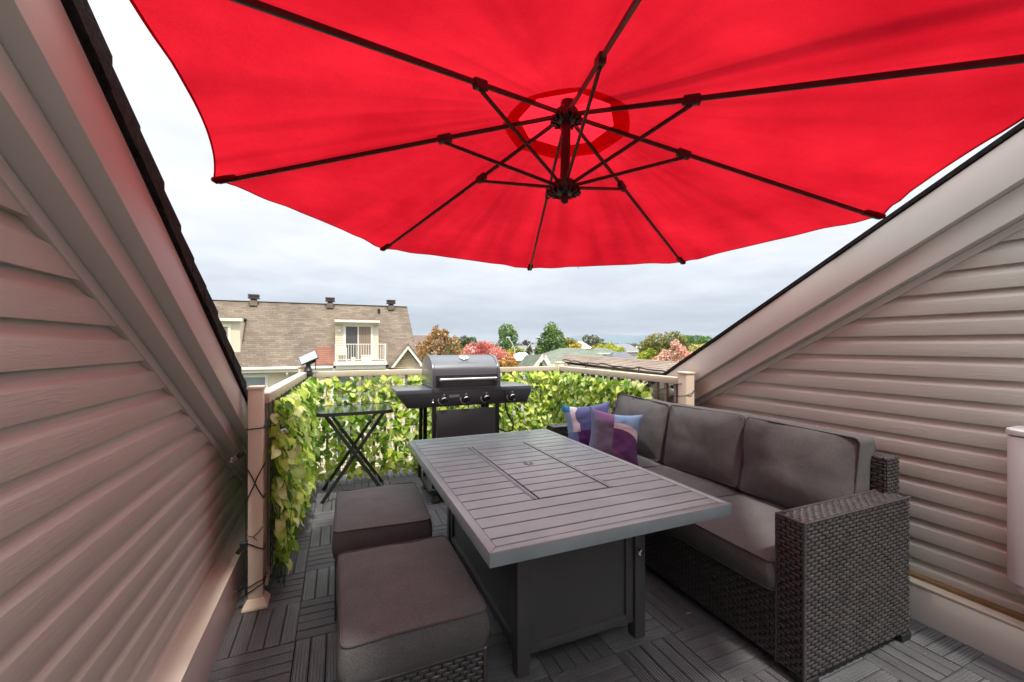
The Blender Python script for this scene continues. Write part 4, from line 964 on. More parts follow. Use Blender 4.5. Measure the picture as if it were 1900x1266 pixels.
# far blue hills
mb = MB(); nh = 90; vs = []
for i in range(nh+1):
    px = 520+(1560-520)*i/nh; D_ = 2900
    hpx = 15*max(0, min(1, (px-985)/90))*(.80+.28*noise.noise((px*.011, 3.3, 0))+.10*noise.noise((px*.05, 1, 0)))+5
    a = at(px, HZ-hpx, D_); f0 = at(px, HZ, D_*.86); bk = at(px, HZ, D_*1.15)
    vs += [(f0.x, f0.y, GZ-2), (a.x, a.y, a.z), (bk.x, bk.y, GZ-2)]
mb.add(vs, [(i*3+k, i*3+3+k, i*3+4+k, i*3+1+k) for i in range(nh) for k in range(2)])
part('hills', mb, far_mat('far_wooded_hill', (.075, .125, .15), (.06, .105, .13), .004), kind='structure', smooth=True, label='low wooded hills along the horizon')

# ---------------------------------------------------------------- neighbouring townhouse
M_CREAM = pmat('cream_siding', (.74, .65, .50), rough=.6, col2=(.69, .60, .46), vscale=1.2)
M_WHITE = pmat('cream_white_trim', (.82, .77, .70), rough=.5, col2=(.78, .73, .65), vscale=1.5)
M_CURTAIN = pmat('beige_curtain', (.34, .26, .20), rough=.9, col2=(.22, .16, .12), vscale=7, stretch=(3, 1, .1))
M_DARKGLASS = pmat('dark_window_glass', (.10, .095, .095), rough=.12, col2=(.08, .078, .08), vscale=2, spec=.7)
M_BLUEGLASS = pmat('grey_window_glass', (.28, .33, .34), rough=.12, col2=(.22, .26, .27), vscale=1, spec=.8)
M_VENT = pmat('brown_roof_vent', (.075, .048, .044), rough=.55)
def shingle_far(name, c1, c2, c3, sc_=1.0):
    m = pmat(name, c1, rough=.95, spec=.15); t = m.node_tree; b = t.nodes['Principled BSDF']
    c = nd(t, 'ShaderNodeTexCoord'); sp = nd(t, 'ShaderNodeSeparateXYZ'); t.links.new(c.outputs['Object'], sp.inputs[0])
    cm = nd(t, 'ShaderNodeCombineXYZ'); t.links.new(vmath(t, 'ADD', sp.outputs[0], vmath(t, 'MULTIPLY', sp.outputs[1], .35)), cm.inputs[0]); t.links.new(sp.outputs[2], cm.inputs[1])
    br = nd(t, 'ShaderNodeTexBrick'); br.offset = .37; br.inputs['Scale'].default_value = 1; br.inputs['Brick Width'].default_value = .38*sc_; br.inputs['Row Height'].default_value = .112*sc_
    br.inputs['Mortar Size'].default_value = .010; br.inputs['Bias'].default_value = 0
    br.inputs['Color1'].default_value = (*c1, 1); br.inputs['Color2'].default_value = (*c2, 1); br.inputs['Mortar'].default_value = (*c3, 1)
    t.links.new(cm.outputs[0], br.inputs['Vector'])
    n = nd(t, 'ShaderNodeTexNoise'); n.inputs['Scale'].default_value = .7; n.inputs['Detail'].default_value = 6; t.links.new(cm.outputs[0], n.inputs['Vector'])
    col = mixc(t, 1.0, br.outputs[0], ramp(t, n.outputs[0], [(.3, (.82, .82, .84)), (.7, (1.14, 1.12, 1.1))]), 'MULTIPLY')
    t.links.new(col, b.inputs['Base Color']); return m
M_FROOF = shingle_far('tan_shingle_roof', (.240, .198, .152), (.165, .132, .102), (.120, .097, .077))
M_PATCH = shingle_far('reddish_shingle_patch', (.30, .145, .105), (.24, .115, .085), (.16, .08, .06))
hs = thing('neighbour_townhouse', 'cream townhouse across the way with a steep tan shingled roof and balcony dormer', 'house', (-4, 26, GZ))
HX0, HX1 = -17.0, 4.50; RYF, RYR, RZ0, RZ1 = 25.75, 28.4, .16, 3.92
def P_(name, fn, mat, par=None, **kw):
    b = MB(); fn(b); return part(name, b, mat, par or hs, **kw)
def wallsiding(b, x0, x1, y, z0, z1, e=.14, d=.02):
    z = z0
    while z < z1-.01:
        zt_ = min(z+e, z1); b.add([(x0,y-d,z),(x1,y-d,z),(x1,y,zt_),(x0,y,zt_),(x0,y,z),(x1,y,z)], [(0,1,2,3),(4,5,1,0)]); z += e
ryz = lambda z: RYF+(RYR-RYF)*(z-RZ0)/(RZ1-RZ0)
roof = P_('roof', lambda b: b.add([(HX0,RYF,RZ0),(HX1+.10,RYF,RZ0),(HX1-.22,RYR,RZ1),(HX0,RYR,RZ1),(HX0,RYR+5,RZ1-.2),(HX1-.22,RYR+5,RZ1-.2),(HX1+.10,RYR+7.6,RZ0),(HX0,RYR+7.6,RZ0)], [(0,1,2,3),(3,2,5,4),(4,5,6,7)]), M_FROOF)
P_('gable_end', lambda b: b.add([(HX1+.04,RYF+.05,RZ0),(HX1+.04,RYR+7.4,RZ0),(HX1-.27,RYR+5,RZ1-.25),(HX1-.27,RYR,RZ1-.05)], [(0,1,2,3)]), M_FROOF)
P_('ridge_cap', lambda b: b.bar((HX0,RYR,RZ1), (HX1-.22,RYR,RZ1), .16, .02), M_FROOF, roof)
wl = P_('wall', lambda b: (wallsiding(b, HX0, HX1, 26.1, GZ, .0), b.box(HX0, HX1, 26.12, 35, GZ, .0)), M_CREAM)
P_('gutter', lambda b: b.box(HX0, -.25, 25.60, 25.74, .02, .16), M_WHITE, bevel=.02)
P_('soffit', lambda b: b.box(HX0, 2.6, 25.70, 26.12, -.14, .015), M_WHITE)
P_('downspout', lambda b: (b.box(-2.63, -2.52, 25.72, 25.80, -.24, .02), b.box(-2.63, -2.53, 25.98, 26.06, GZ, -.2), b.bar((-2.58,25.76,-.22), (-2.58,26.02,-.42), .1, .08, up=(1,0,0))), M_WHITE)
P_('roof_patch', lambda b: b.add([(-1.22, ryz(.22)-.02, .24),(-.16, ryz(.22)-.02, .24),(-.16, ryz(1.26)-.02, 1.26),(-1.22, ryz(1.26)-.02, 1.26)], [(0,1,2,3)]), M_PATCH, roof, label='reddish brown patch of newer shingles')
for x in (-4.55, -.45, 3.22):
    def vent(b, x=x): b.box(x-.20, x+.20, RYR-.30, RYR+.1, RZ1-.28, RZ1+.02); 
    v_ = P_('roof_vent', vent, M_FROOF, roof)
    P_('vent_cap', lambda b, x=x: (b.box(x-.15, x+.15, RYR-.22, RYR+.08, RZ1+.02, RZ1+.14), b.box(x-.27, x+.27, RYR-.34, RYR+.2, RZ1+.14, RZ1+.22), b.box(x-.24, x+.24, RYR-.31, RYR+.17, RZ1+.23, RZ1+.29), b.box(x-.27, x+.27, RYR-.34, RYR+.2, RZ1+.30, RZ1+.38)), M_VENT, v_)
P_('vent_pipe', lambda b: b.tube([(2.44, ryz(3.45), 3.25), (2.44, ryz(3.45), 3.68)], .085, 10), M_BLACK, roof)
# balcony dormer
DX0, DX1, DY = -.15, 2.24, 26.02
dm = P_('dormer', lambda b: b.box(DX0, DX1, DY+.02, 28.0, .36, 2.70), M_CREAM)
P_('dormer_siding', lambda b: wallsiding(b, DX0, .27, DY, .36, 2.5), M_CREAM, dm); P_('dormer_siding', lambda b: wallsiding(b, 1.95, DX1, DY, .36, 2.5), M_CREAM, dm)
P_('dormer_fascia', lambda b: b.box(DX0-.03, DX1+.05, DY-.36, DY+.1, 2.66, 2.80), M_WHITE, dm)
P_('dormer_roof', lambda b: b.box(DX0-.02, DX1+.04, DY-.12, 28.2, 2.80, 2.85), M_FROOF, dm)
P_('dormer_soffit', lambda b: b.box(DX0-.02, DX1+.04, DY-.18, DY+.1, 2.54, 2.655), M_CREAM, dm)
door = P_('door_frame', lambda b: (b.box(.28, .42, DY-.04, DY+.02, .42, 2.56), b.box(1.80, 1.94, DY-.04, DY+.02, .42, 2.56), b.box(.42, 1.80, DY-.041, DY+.02, 2.43, 2.56), b.box(1.06, 1.13, DY-.035, DY+.01, .42, 2.43), b.box(.42, 1.80, DY-.038, DY+.01, .42, .50)), M_WHITE)
P_('pane', lambda b: b.box(.42, 1.06, DY-.012, DY+.012, .50, 2.43), M_DARKGLASS, door)
P_('curtain', lambda b: [b.box(1.13+.067*k, 1.13+.067*k+.064, DY-.012-.012*(k % 2), DY+.012, .50, 2.43) for k in range(10)], M_CURTAIN, door)
P_('wall_lamp', lambda b: b.lathe([(.04, -.08), (.07, -.03), (.07, .06), (.03, .09)], (.06, DY-.08, 2.16), n=10), M_WHITE, dm, smooth=True)
bal = P_('balcony', lambda b: (b.box(-.18, 2.62, 25.20, DY, .30, .40), b.box(-.12, 2.58, 25.26, 26.1, -.02, .30)), M_WHITE)
P_('balcony_fascia', lambda b: b.box(-.22, 2.66, 25.16, 25.24, .20, .36), M_WHITE, bal)
def bpost(b):
    for x in (-.12, 2.56): b.box(x-.04, x+.04, 25.24, 25.32, .40, 1.44)
    b.box(-.12, 2.56, 25.25, 25.31, 1.37, 1.42); b.box(-.12, 2.56, 25.26, 25.30, .48, .53)
    b.box(2.54, 2.58, 25.3, 26.0, 1.37, 1.42); b.box(2.54, 2.58, 25.3, 26.0, .48, .53)
br_ = P_('balcony_railing', bpost, M_WHITE, hs)
for k in range(19): P_('baluster', lambda b, k=k: b.box(.02+k*.134-.014, .02+k*.134+.014, 25.265, 25.295, .53, 1.37), M_WHITE, br_)
for k in range(5): P_('baluster', lambda b, k=k: b.box(2.545, 2.575, 25.42+k*.12, 25.45+k*.12, .53, 1.37), M_WHITE, br_)
# left window dormer
dl = P_('dormer', lambda b: (b.box(-8.2, -4.86, 26.32, 28.0, .9, 2.62),), M_CREAM, label='window dormer at the left end of the roof')
P_('dormer_fascia', lambda b: b.box(-8.3, -4.74, 26.10, 26.5, 2.62, 2.78), M_WHITE, dl)
P_('dormer_roof', lambda b: b.box(-8.28, -4.76, 26.2, 28.2, 2.78, 2.83), M_FROOF, dl)
wf = P_('window_frame', lambda b: (b.box(-5.42, -5.28, 26.27, 26.33, 1.0, 2.45), b.box(-7.4, -7.26, 26.27, 26.33, 1.0, 2.45), b.box(-7.26, -5.42, 26.268, 26.33, 2.32, 2.45), b.box(-7.26, -5.42, 26.268, 26.33, 1.0, 1.12)), M_WHITE)
P_('pane', lambda b: b.box(-7.26, -5.42, 26.29, 26.31, 1.12, 2.32), M_BLUEGLASS, wf)
P_('curtain', lambda b: [b.box(-5.75+.08*k, -5.68+.08*k, 26.28-.008*(k % 2), 26.305, 1.12, 2.32) for k in range(4)], M_CURTAIN, wf)
# lower windows on the facade
for x0, x1 in ((-4.62, -3.66), (-.2, 1.0), (2.9, 3.8), (-9.4, -8.0)):
    w_ = P_('window_frame', lambda b, x0=x0, x1=x1: (b.box(x0-.14, x0, 26.03, 26.1, -2.0, -.24), b.box(x1, x1+.14, 26.03, 26.1, -2.0, -.24), b.box(x0, x1, 26.032, 26.1, -.40, -.24), b.box(x0, x1, 26.032, 26.1, -2.0, -1.86)), M_WHITE)
    P_('pane', lambda b, x0=x0, x1=x1: b.box(x0, x1, 26.05, 26.08, -1.86, -.40), M_BLUEGLASS, w_)
    w_ = P_('window_frame', lambda b, x0=x0, x1=x1: (b.box(x0-.14, x0, 26.03, 26.1, -5.2, -3.2), b.box(x1, x1+.14, 26.03, 26.1, -5.2, -3.2), b.box(x0, x1, 26.032, 26.1, -3.34, -3.2), b.box(x0, x1, 26.032, 26.1, -5.2, -5.06)), M_WHITE)
    P_('pane', lambda b, x0=x0, x1=x1: b.box(x0, x1, 26.05, 26.08, -5.06, -3.34), M_BLUEGLASS, w_)
# small front gable
ax, az, hw, gy = 3.82, 1.40, 1.02, 25.0
slope = (az-.05)/hw
ga_ = P_('porch_gable', lambda b: b.prism([(ax-hw+.16, -.1), (ax+hw-.16, -.1), (ax, az-.30)], lambda p, a: (p[0], a, p[1]), gy+.42, 27.2), M_CREAM)
P_('gable_siding', lambda b: [b.add([(ax-(az-.32-z)/slope, gy+.40, z), (ax+(az-.32-z)/slope, gy+.40, z), (ax+max(0,(az-.32-z-.13))/slope, gy+.418, z+.13), (ax-max(0,(az-.32-z-.13))/slope, gy+.118, z+.13)], [(0,1,2,3)]) for z in [-.08+.13*k for k in range(9)] if z < az-.45], M_CREAM, ga_)
for sg in (-1, 1):
    P_('barge_board', lambda b, sg=sg: b.prism([(ax+sg*hw, .02), (ax+sg*hw*.80, .02), (ax, az-.30), (ax, az)], lambda p, a: (p[0], a, p[1]), gy, gy+.10), M_WHITE, ga_)
    P_('gable_roof', lambda b, sg=sg: b.add([(ax, gy-.05, az+.03), (ax+sg*(hw+.06), gy-.05, .03), (ax+sg*(hw+.06), 27.0, .03), (ax, 27.0, az+.03), (ax, gy-.05, az+.005), (ax+sg*(hw+.06), gy-.05, .005)], [(0,1,2,3), (0,1,5,4)]), M_FROOF, ga_)
P_('gable_soffit', lambda b: b.box(2.62, 4.95, 25.05, 26.1, -.16, -.09), M_WHITE, ga_)
P_('wall', lambda b: (wallsiding(b, 2.9, 4.75, 25.3, GZ, -.12), b.box(2.9, 4.75, 25.31, 26.2, GZ, -.12)), M_CREAM)
# things standing on the balcony
def balcony_chair(x, label):
    t_ = thing('balcony_chair', label, 'chair', (x, 25.62, .4), group='slatted chairs on the far balcony')
    for z in (.84, .92, 1.0, 1.08, 1.16):
        b = MB(); b.box(x-.24, x+.24, 25.84, 25.87, z, z+.045); part('back_slat', b, M_WHITE, t_)
    b = MB(); b.box(x-.25, x+.25, 25.45, 25.85, .78, .82); part('seat', b, M_WHITE, t_)
    for dx in (-.24, .24):
        for y in (25.46, 25.86):
            b = MB(); b.box(x+dx-.02, x+dx+.02, y-.02, y+.02, .4, 1.2 if y > 25.6 else .95); part('leg', b, M_WHITE, t_)
balcony_chair(.22, 'white slatted chair at the left end of the far balcony')
b = MB(); b.box(1.25, 1.80, 25.45, 25.85, .40, .72); b.box(1.22, 1.83, 25.42, 25.88, .72, .76)
ob = part('storage_box', b, M_WHITE, origin=(1.5, 25.6, .4), bevel=.02); tag(ob, 'cream storage box on the far balcony in front of the curtain', 'box')
b = MB(); b.lathe([(.09, .40), (.13, .62), (.12, .64)], (.80, 25.5, 0), n=12); ob = part('flower_pot', b, M_WHITE, origin=(.80, 25.5, .4), smooth=True); tag(ob, 'small white pot on the far balcony beside the chair', 'pot')

# ---------------------------------------------------------------- low shingled roof just past the right rail
M_NROOF = pmat('weathered_brown_shingle', (.27, .215, .175), rough=.95, col2=(.19, .15, .122), vscale=3.5, stretch=(1, 1, 1), fine=.3, fscale=45, bump=.5, bscale=70, spec=.15)
nr = thing('low_shingled_roof', 'low weathered brown shingled roof just beyond the right rail', 'roof', (3.8, 6, .9))
ra, rb = at(1290, 673.5, 5.75), at(1045, 657.2, 9.0)      # its ridge
ea, eb = at(1262, 697, 4.6), at(1044, 671.0, 7.3)         # the lower edge of the upper slope
da = (ra-rb); db = (ea-eb)
ra2, ea2 = ra+da*.5, ea+db*.5
rows = 7
for k in range(rows):
    f0, f1 = k/rows, (k+1)/rows
    n_ = 5
    for j in range(n_):
        g0, g1 = j/n_, (j+1)/n_
        pt = lambda f, g: eb.lerp(ea2, g).lerp(rb.lerp(ra2, g), f)
        jit = R.uniform(-.02, .02) if 0 < j else 0
        up = Vector((0, 0, .006))
        a, b_, c_, d_ = pt(f0, g0), pt(f0, g1-.0006), pt(f1, g1-.0006), pt(f1, g0)
        b = MB(); b.add([a+up, b_+up, c_, d_, a-up*.5, b_-up*.5], [(0,1,2,3), (4,5,1,0)]); part('shingle', b, M_NROOF, nr)
lo = Vector((-.35, -.1, -.16)); b = MB(); b.add([eb+Vector((0,0,-.03)), ea2+Vector((0,0,-.03)), ea2+lo, eb+lo, eb+lo+Vector((0,0,-.8)), ea2+lo+Vector((0,0,-.8))], [(0,1,2,3), (3,2,5,4)]); part('lower_slope', b, M_NROOF, nr)
far_ = Vector((2.5, 1.2, -1.0)); b = MB(); b.add([rb, ra2, ra2+far_, rb+far_], [(0,1,2,3)]); b.add([rb, rb+far_, eb], [(0,1,2)]); part('back_slope', b, M_NROOF, nr)
b = MB(); pts = [eb.lerp(ea2, k/30)+Vector((0, 0, .025+.010*sin(k*2.2)+.008*sin(k*.9))) for k in range(31)]; b.tube(pts, .011, 5)
for k in (2, 6, 11, 15, 20): b.tube([pts[k], pts[k]+Vector((-.06, -.03, -.075))], .008, 4)
ob = part('roof_cable', b, M_CORD, origin=tuple(eb)); tag(ob, 'thin dark cable lying along the low brown shingled roof', 'cable')

# ---------------------------------------------------------------- other houses, by distance
def house(label, px0, px1, py_eave, py_ridge, d, depth, wall, roofm, hip=0.3, yaw=None, trim=M_WHITE, wins=0, base=None):
    """ridge runs across the view; px0..px1 eave extent"""
    A, B = at(px0, py_eave, d), at(px1, py_eave, d); ze = A.z; zr = at(px0, py_ridge, d+depth/2).z
    U = Vector((B.x-A.x, B.y-A.y, 0)); L = U.length; U.normalize(); Nn = Vector((-U.y, U.x, 0))
    o_ = Vector((A.x, A.y, GZ)); t_ = thing('house', label, 'house', (A.x, A.y, GZ))
    P = lambda u, w, z: Vector((A.x, A.y, 0))+U*u+Nn*w+Vector((0,0,z))
    b = MB(); i_ = .35
    b.add([P(i_,i_,GZ),P(L-i_,i_,GZ),P(L-i_,depth-i_,GZ),P(i_,depth-i_,GZ),P(i_,i_,ze),P(L-i_,i_,ze),P(L-i_,depth-i_,ze),P(i_,depth-i_,ze)], [(0,1,5,4),(1,2,6,5),(2,3,7,6),(3,0,4,7)])
    part('wall', b, wall, t_)
    h0, h1 = (hip if isinstance(hip, tuple) else (hip, hip))
    b = MB(); r0, r1 = P(L*h0, depth/2, zr), P(L*(1-h1), depth/2, zr)
    b.add([P(0,0,ze),P(L,0,ze),P(L,depth,ze),P(0,depth,ze),r0,r1], [(0,1,5,4),(1,2,5),(2,3,4,5),(3,0,4)]); part('roof', b, roofm, t_)
    b = MB(); b.bar(P(0,-.03,ze-.1), P(L,-.03,ze-.1), .12, .2); part('gutter', b, trim, t_)
    for k in range(wins):
        u = L*(k+.6)/(wins+.2); b = MB(); a = P(u-.55, i_-.05, ze-1.9); b.bar(P(u, i_-.03, ze-2.0), P(u, i_-.03, ze-.7), 1.3, .06, up=tuple(Nn)); w_ = part('window_frame', b, trim, t_)
        b = MB(); b.bar(P(u, i_-.05, ze-1.9), P(u, i_-.05, ze-.8), 1.05, .06, up=tuple(Nn)); part('pane', b, M_BLUEGLASS, w_)
    return t_, P, L, ze, zr
def rmat(n, c, c2): return pmat(n, c, rough=.95, col2=c2, vscale=1.5, spec=.15, fine=.2, fscale=8)
R_GREEN = rmat('sage_green_shingle', (.165, .185, .145), (.125, .145, .115)); R_GREY = rmat('grey_shingle', (.21, .215, .235), (.165, .17, .185)); R_DGREY = rmat('slate_grey_shingle', (.15, .155, .17), (.12, .125, .14))
R_PALE = rmat('pale_metal_roof', (.78, .74, .76), (.70, .66, .68)); R_BROWN = rmat('brown_shingle', (.17, .12, .10), (.13, .09, .08))
W_SAGE = pmat('sage_siding', (.42, .46, .42), rough=.7); W_WHITE = pmat('white_siding', (.80, .79, .80), rough=.6); W_GREY = pmat('grey_white_siding', (.62, .58, .58), rough=.7)
t_, P, L, ze, zr = house('bungalow with a broad sage green hipped roof behind the railing corner', 986, 1168, 676, 646.0, 30, 12, W_SAGE, R_GREEN, hip=(.40, .34))
# its little front gable
c0 = at(1009, 661, 29.0); gl, gr_ = at(992, 683, 29.0), at(1021, 683, 29.0); bk = Vector((.3, 3.6, 0))
b = MB(); b.add([gl, gr_, c0], [(0,1,2)]); part('gable_wall', b, W_SAGE, t_)
up = Vector((0,-.05,.05)); b = MB(); b.bar(gl+up, c0+up, .12, .28); b.bar(c0+up, gr_+up, .12, .28); part('barge_board', b, M_WHITE, t_)
b = MB(); b.add([gl+up, c0+up*2.5, c0+bk, gl+bk], [(0,1,2,3)]); b.add([gr_+up, c0+up*2.5, c0+bk, gr_+bk], [(0,3,2,1)]); part('gable_roof', b, R_GREEN, t_)
house('low white-roofed house with grey walls right of the grill lid', 938, 993, 667, 654.5, 50, 7, W_GREY, R_PALE, hip=(.45, .30), wins=2)
house('grey-roofed house behind the curved street lamp', 951, 990, 655, 641.5, 95, 9, W_WHITE, R_GREY, hip=(.3, .25), wins=2)
house('white house wall half hidden by the big green tree', 984, 1001, 646, 639, 80, 6, W_WHITE, R_GREY, hip=.05)
house('white gabled house between the yellow shrubs', 1072, 1100, 646, 634.5, 88, 9, W_WHITE, R_PALE, hip=(.1, .45), wins=1)
house('wide grey-roofed house behind the yellow-green tree', 1126, 1192, 652, 638.5, 92, 10, W_GREY, R_GREY, hip=.2, wins=2)
house('slate-roofed house in front of the yellow-green bush', 1136, 1192, 672, 653, 50, 9, W_GREY, R_DGREY, hip=(.35, .2))
house('brown-roofed house at the right of the far townhouse', 700, 812, 640, 622.5, 70, 9, W_GREY, R_BROWN, hip=.12)
house('sage-roofed house beyond the green bungalow', 1100, 1150, 655, 645.5, 60, 8, W_SAGE, R_GREEN, hip=.3)
# tiny far rooftops that read as one band
b = MB(); rr = random.Random(5)
for k in range(120):
    px = rr.uniform(840, 1330); d = rr.uniform(240, 620); c = at(px, 640, d); w = rr.uniform(5, 9); h = rr.uniform(5.6, 7.4); z0 = GZ
    b.box(c.x-w, c.x+w, c.y-4, c.y+4, z0, z0+h-2); b.add([(c.x-w, c.y-4.4, z0+h-2), (c.x+w, c.y-4.4, z0+h-2), (c.x+w*.7, c.y, z0+h), (c.x-w*.7, c.y, z0+h)], [(0,1,2,3)])
M_TOWN = pmat('far_town_mix', (.62, .60, .62), rough=.8, col2=(.24, .24, .27), vscale=.06, lo=.42, hi=.56)
ob = part('distant_rooftops', b, M_TOWN, kind='stuff'); tag(ob, 'far band of small pale rooftops on the plain', 'rooftops', kind='stuff')

# ---------------------------------------------------------------- trees
def crown_points(lumps, n, rr):
    tot = sum(l[1].x*l[1].z for l in lumps); pts = []
    for c, r in lumps:
        m = int(n*r.x*r.z/tot)
        for _ in range(m):
            while True:
                v = Vector((rr.uniform(-1,1), rr.uniform(-1,1), rr.uniform(-1,1)))
                l = v.length
                if .30 < l < 1: break
            if rr.random() < .65: v = v/l*rr.uniform(.72, 1.0)
            k = 1+.30*noise.noise((v.x*2.4+c.x, v.y*2.4+c.y, v.z*2.4+c.z))
            p = c+Vector((v.x*r.x, v.y*r.y, v.z*r.z))*k
            if noise.noise((p.x*1.1/r.x*2, p.y*1.1/r.x*2, p.z*1.1/r.x*2)) < -.36: continue
            pts.append((p, v))
    return pts
M_BARK = pmat('tree_bark', (.085, .065, .05), rough=.95)
def tree(label, d, lumps_px, n, leaf_px, stops, cat='tree', name='leafy_tree', seed=1, trans=.35, stuff=False):
    rr = random.Random(seed); lumps = []
    for (px, py, rx, rz) in lumps_px:
        c = at(px, py, d); s = d/FPX; lumps.append((c+Vector((0, rr.uniform(-.3,.3)*rx*s, 0)), Vector((rx*s, rx*s*.9, rz*s))))
    cx = sum(l[0].x for l in lumps)/len(lumps); cy = sum(l[0].y for l in lumps)/len(lumps); zm = min(l[0].z-l[1].z for l in lumps); zc_ = sum(l[0].z for l in lumps)/len(lumps)
    t_ = thing(name, label, cat, (cx, cy, GZ))
    s = leaf_px*d/FPX; b = MB()
    for p, v in crown_points(lumps, n, rr):
        q = Vector((rr.gauss(0,1), rr.gauss(0,1), rr.gauss(0,1)))+v*.9; q.normalize(); a = q.orthogonal().normalized(); a.rotate(Matrix.Rotation(rr.uniform(0, 6.28), 3, q)); c = q.cross(a)
        k = s*1.45*rr.uniform(.6, 1.25)
        b.add([p+a*k*.55, p+c*k*.32, p-a*k*.55, p-c*k*.32], [(0,1,2,3)], tint=max(.01, min(.99, .5+.28*noise.noise((p.x*.6, p.y*.6, p.z*.8))*2+rr.gauss(0, .16))))
    part('crown', b, leaf_mat('foliage', stops, trans, .6), t_)
    r0 = max(.10, (zc_-GZ)*.028); b = MB()
    top = Vector((cx, cy, zc_+.2)); b.tube([(cx, cy, GZ), (cx+.05, cy, (GZ+zm)/2), (cx, cy, zm+.1), top], [r0, r0*.8, r0*.6, r0*.25], 8)
    for c, r in lumps: b.tube([(cx, cy, zm+.2), (Vector((cx, cy, zm+.4))+c)/2+Vector((0,0,.2)), c], [r0*.4, r0*.25, r0*.08], 5)
    part('trunk', b, M_BARK, t_, smooth=True)
    return t_
def ST(a, b, c, d): return [(p, tuple(min(.85, x*1.35) for x in q)) for p, q in ((0, a), (.35, b), (.65, c), (1, d))]
S_RUST = ST((.16, .12, .025), (.34, .17, .06), (.52, .24, .14), (.66, .38, .28))
S_OLIVE2 = ST((.15, .125, .02), (.28, .17, .045), (.46, .25, .12), (.60, .36, .25))
S_RED = ST((.20, .055, .04), (.46, .13, .11), (.64, .25, .20), (.76, .42, .36))
S_ORANGE = ST((.22, .12, .015), (.42, .20, .03), (.58, .29, .07), (.66, .40, .16))
S_GREEN = ST((.025, .060, .012), (.06, .125, .022), (.11, .20, .03), (.20, .28, .06))
S_DGREEN = ST((.03, .055, .018), (.06, .10, .03), (.10, .15, .045), (.17, .22, .08))
S_LIME = ST((.10, .13, .008), (.20, .24, .012), (.32, .36, .02), (.46, .46, .06))
S_OLIVE = ST((.08, .09, .018), (.15, .15, .03), (.24, .22, .05), (.34, .27, .10))
S_PINK = ST((.20, .085, .05), (.44, .18, .13), (.64, .33, .25), (.78, .52, .42))
S_GREYG = ST((.055, .07, .035), (.11, .12, .07), (.18, .18, .11), (.26, .24, .15))
S_YEL = ST((.22, .18, .02), (.40, .32, .03), (.58, .46, .05), (.68, .56, .14))
S_PURP = ST((.04, .03, .035), (.07, .05, .055), (.10, .075, .08), (.14, .11, .11))
tree('rust and olive autumn tree rising left of the grill lid', 38, [(800, 660, 30, 26), (812, 632, 22, 22), (808, 618, 8, 14), (826, 622, 7, 13), (843, 640, 13, 18), (785, 652, 16, 20), (850, 668, 20, 20), (815, 690, 36, 22)], 5200, 3.2, S_OLIVE2, name='autumn_tree', seed=3)
tree('bright red autumn tree right behind the grill lid', 40, [(880, 657, 26, 22), (905, 655, 24, 22), (862, 664, 14, 16), (930, 662, 12, 15), (895, 645, 16, 12), (890, 690, 40, 22)], 4600, 3.0, S_RED, name='autumn_tree', seed=4)
tree('small orange autumn tree at the right shoulder of the grill lid', 34, [(942, 680, 16, 16), (948, 664, 9, 13), (930, 684, 12, 14), (956, 682, 9, 14), (945, 702, 18, 14)], 2600, 2.9, S_ORANGE, name='autumn_tree', seed=5)
tree('tall slim dark green tree left of the curved street lamp', 105, [(934, 618, 9, 16), (944, 616, 11, 15), (953, 626, 8, 16), (936, 636, 12, 13), (946, 642, 12, 10)], 2200, 2.6, S_GREEN, name='leafy_tree', seed=6)
tree('big bright green tree standing above the sage green roof', 62, [(1022, 616, 14, 17), (1030, 630, 17, 20), (1012, 634, 15, 18), (1034, 648, 16, 16), (1006, 652, 14, 16), (1018, 664, 22, 14), (1000, 660, 9, 12)], 5200, 2.7, S_GREEN, name='leafy_tree', seed=7)
tree('small dark conifer left of the sage green gable', 40, [(987, 687, 5, 10), (987, 677, 3.2, 9), (986, 669, 1.6, 6)], 420, 2.4, S_DGREEN, name='conifer', seed=8)
tree('low round conifer in front of the sage green gable', 28.5, [(1004, 684, 5.5, 7), (1004, 677, 3, 5)], 320, 2.2, S_DGREEN, name='conifer', seed=9)
tree('dark conifer behind the white-roofed house', 60, [(982, 650, 6, 8), (981, 642, 4, 6)], 460, 2.3, S_GREYG, name='conifer', seed=10)
tree('grey-green tree behind the white gabled house', 110, [(1100, 632, 12, 10), (1088, 630, 8, 9), (1112, 636, 11, 9), (1102, 644, 16, 8)], 1500, 2.4, S_GREYG, name='leafy_tree', seed=11)
tree('yellow-green round tree beyond the sage green roof', 66, [(1132, 650, 16, 13), (1116, 648, 10, 10), (1150, 652, 13, 9), (1132, 662, 18, 9)], 2400, 2.5, S_LIME, name='leafy_tree', seed=12)
tree('small yellow shrub left of the white gabled house', 84, [(1072, 642, 9, 6), (1062, 644, 6, 5)], 520, 2.3, S_YEL, cat='shrub', name='shrub', seed=13)
tree('small yellow shrub right of the white gabled house', 86, [(1101, 647, 5, 5)], 260, 2.2, S_YEL, cat='shrub', name='shrub', seed=14)
tree('wide olive brown tree above the right end of the low brown roof', 46, [(1222, 634, 22, 16), (1246, 632, 20, 17), (1204, 644, 18, 14), (1262, 640, 14, 16), (1232, 654, 30, 16), (1196, 656, 14, 12)], 5200, 2.7, S_OLIVE, name='leafy_tree', seed=15)
tree('lime green bush under the wide olive tree', 41, [(1196, 662, 17, 10), (1208, 656, 10, 9), (1190, 674, 20, 10)], 1500, 2.6, S_LIME, cat='shrub', name='shrub', seed=16)
tree('salmon pink autumn tree against the right roof edge', 36, [(1253, 644, 10, 14), (1262, 654, 16, 16), (1242, 662, 18, 13), (1274, 664, 14, 14), (1226, 668, 14, 10), (1254, 676, 34, 12)], 3600, 2.8, S_PINK, name='autumn_tree', seed=17)
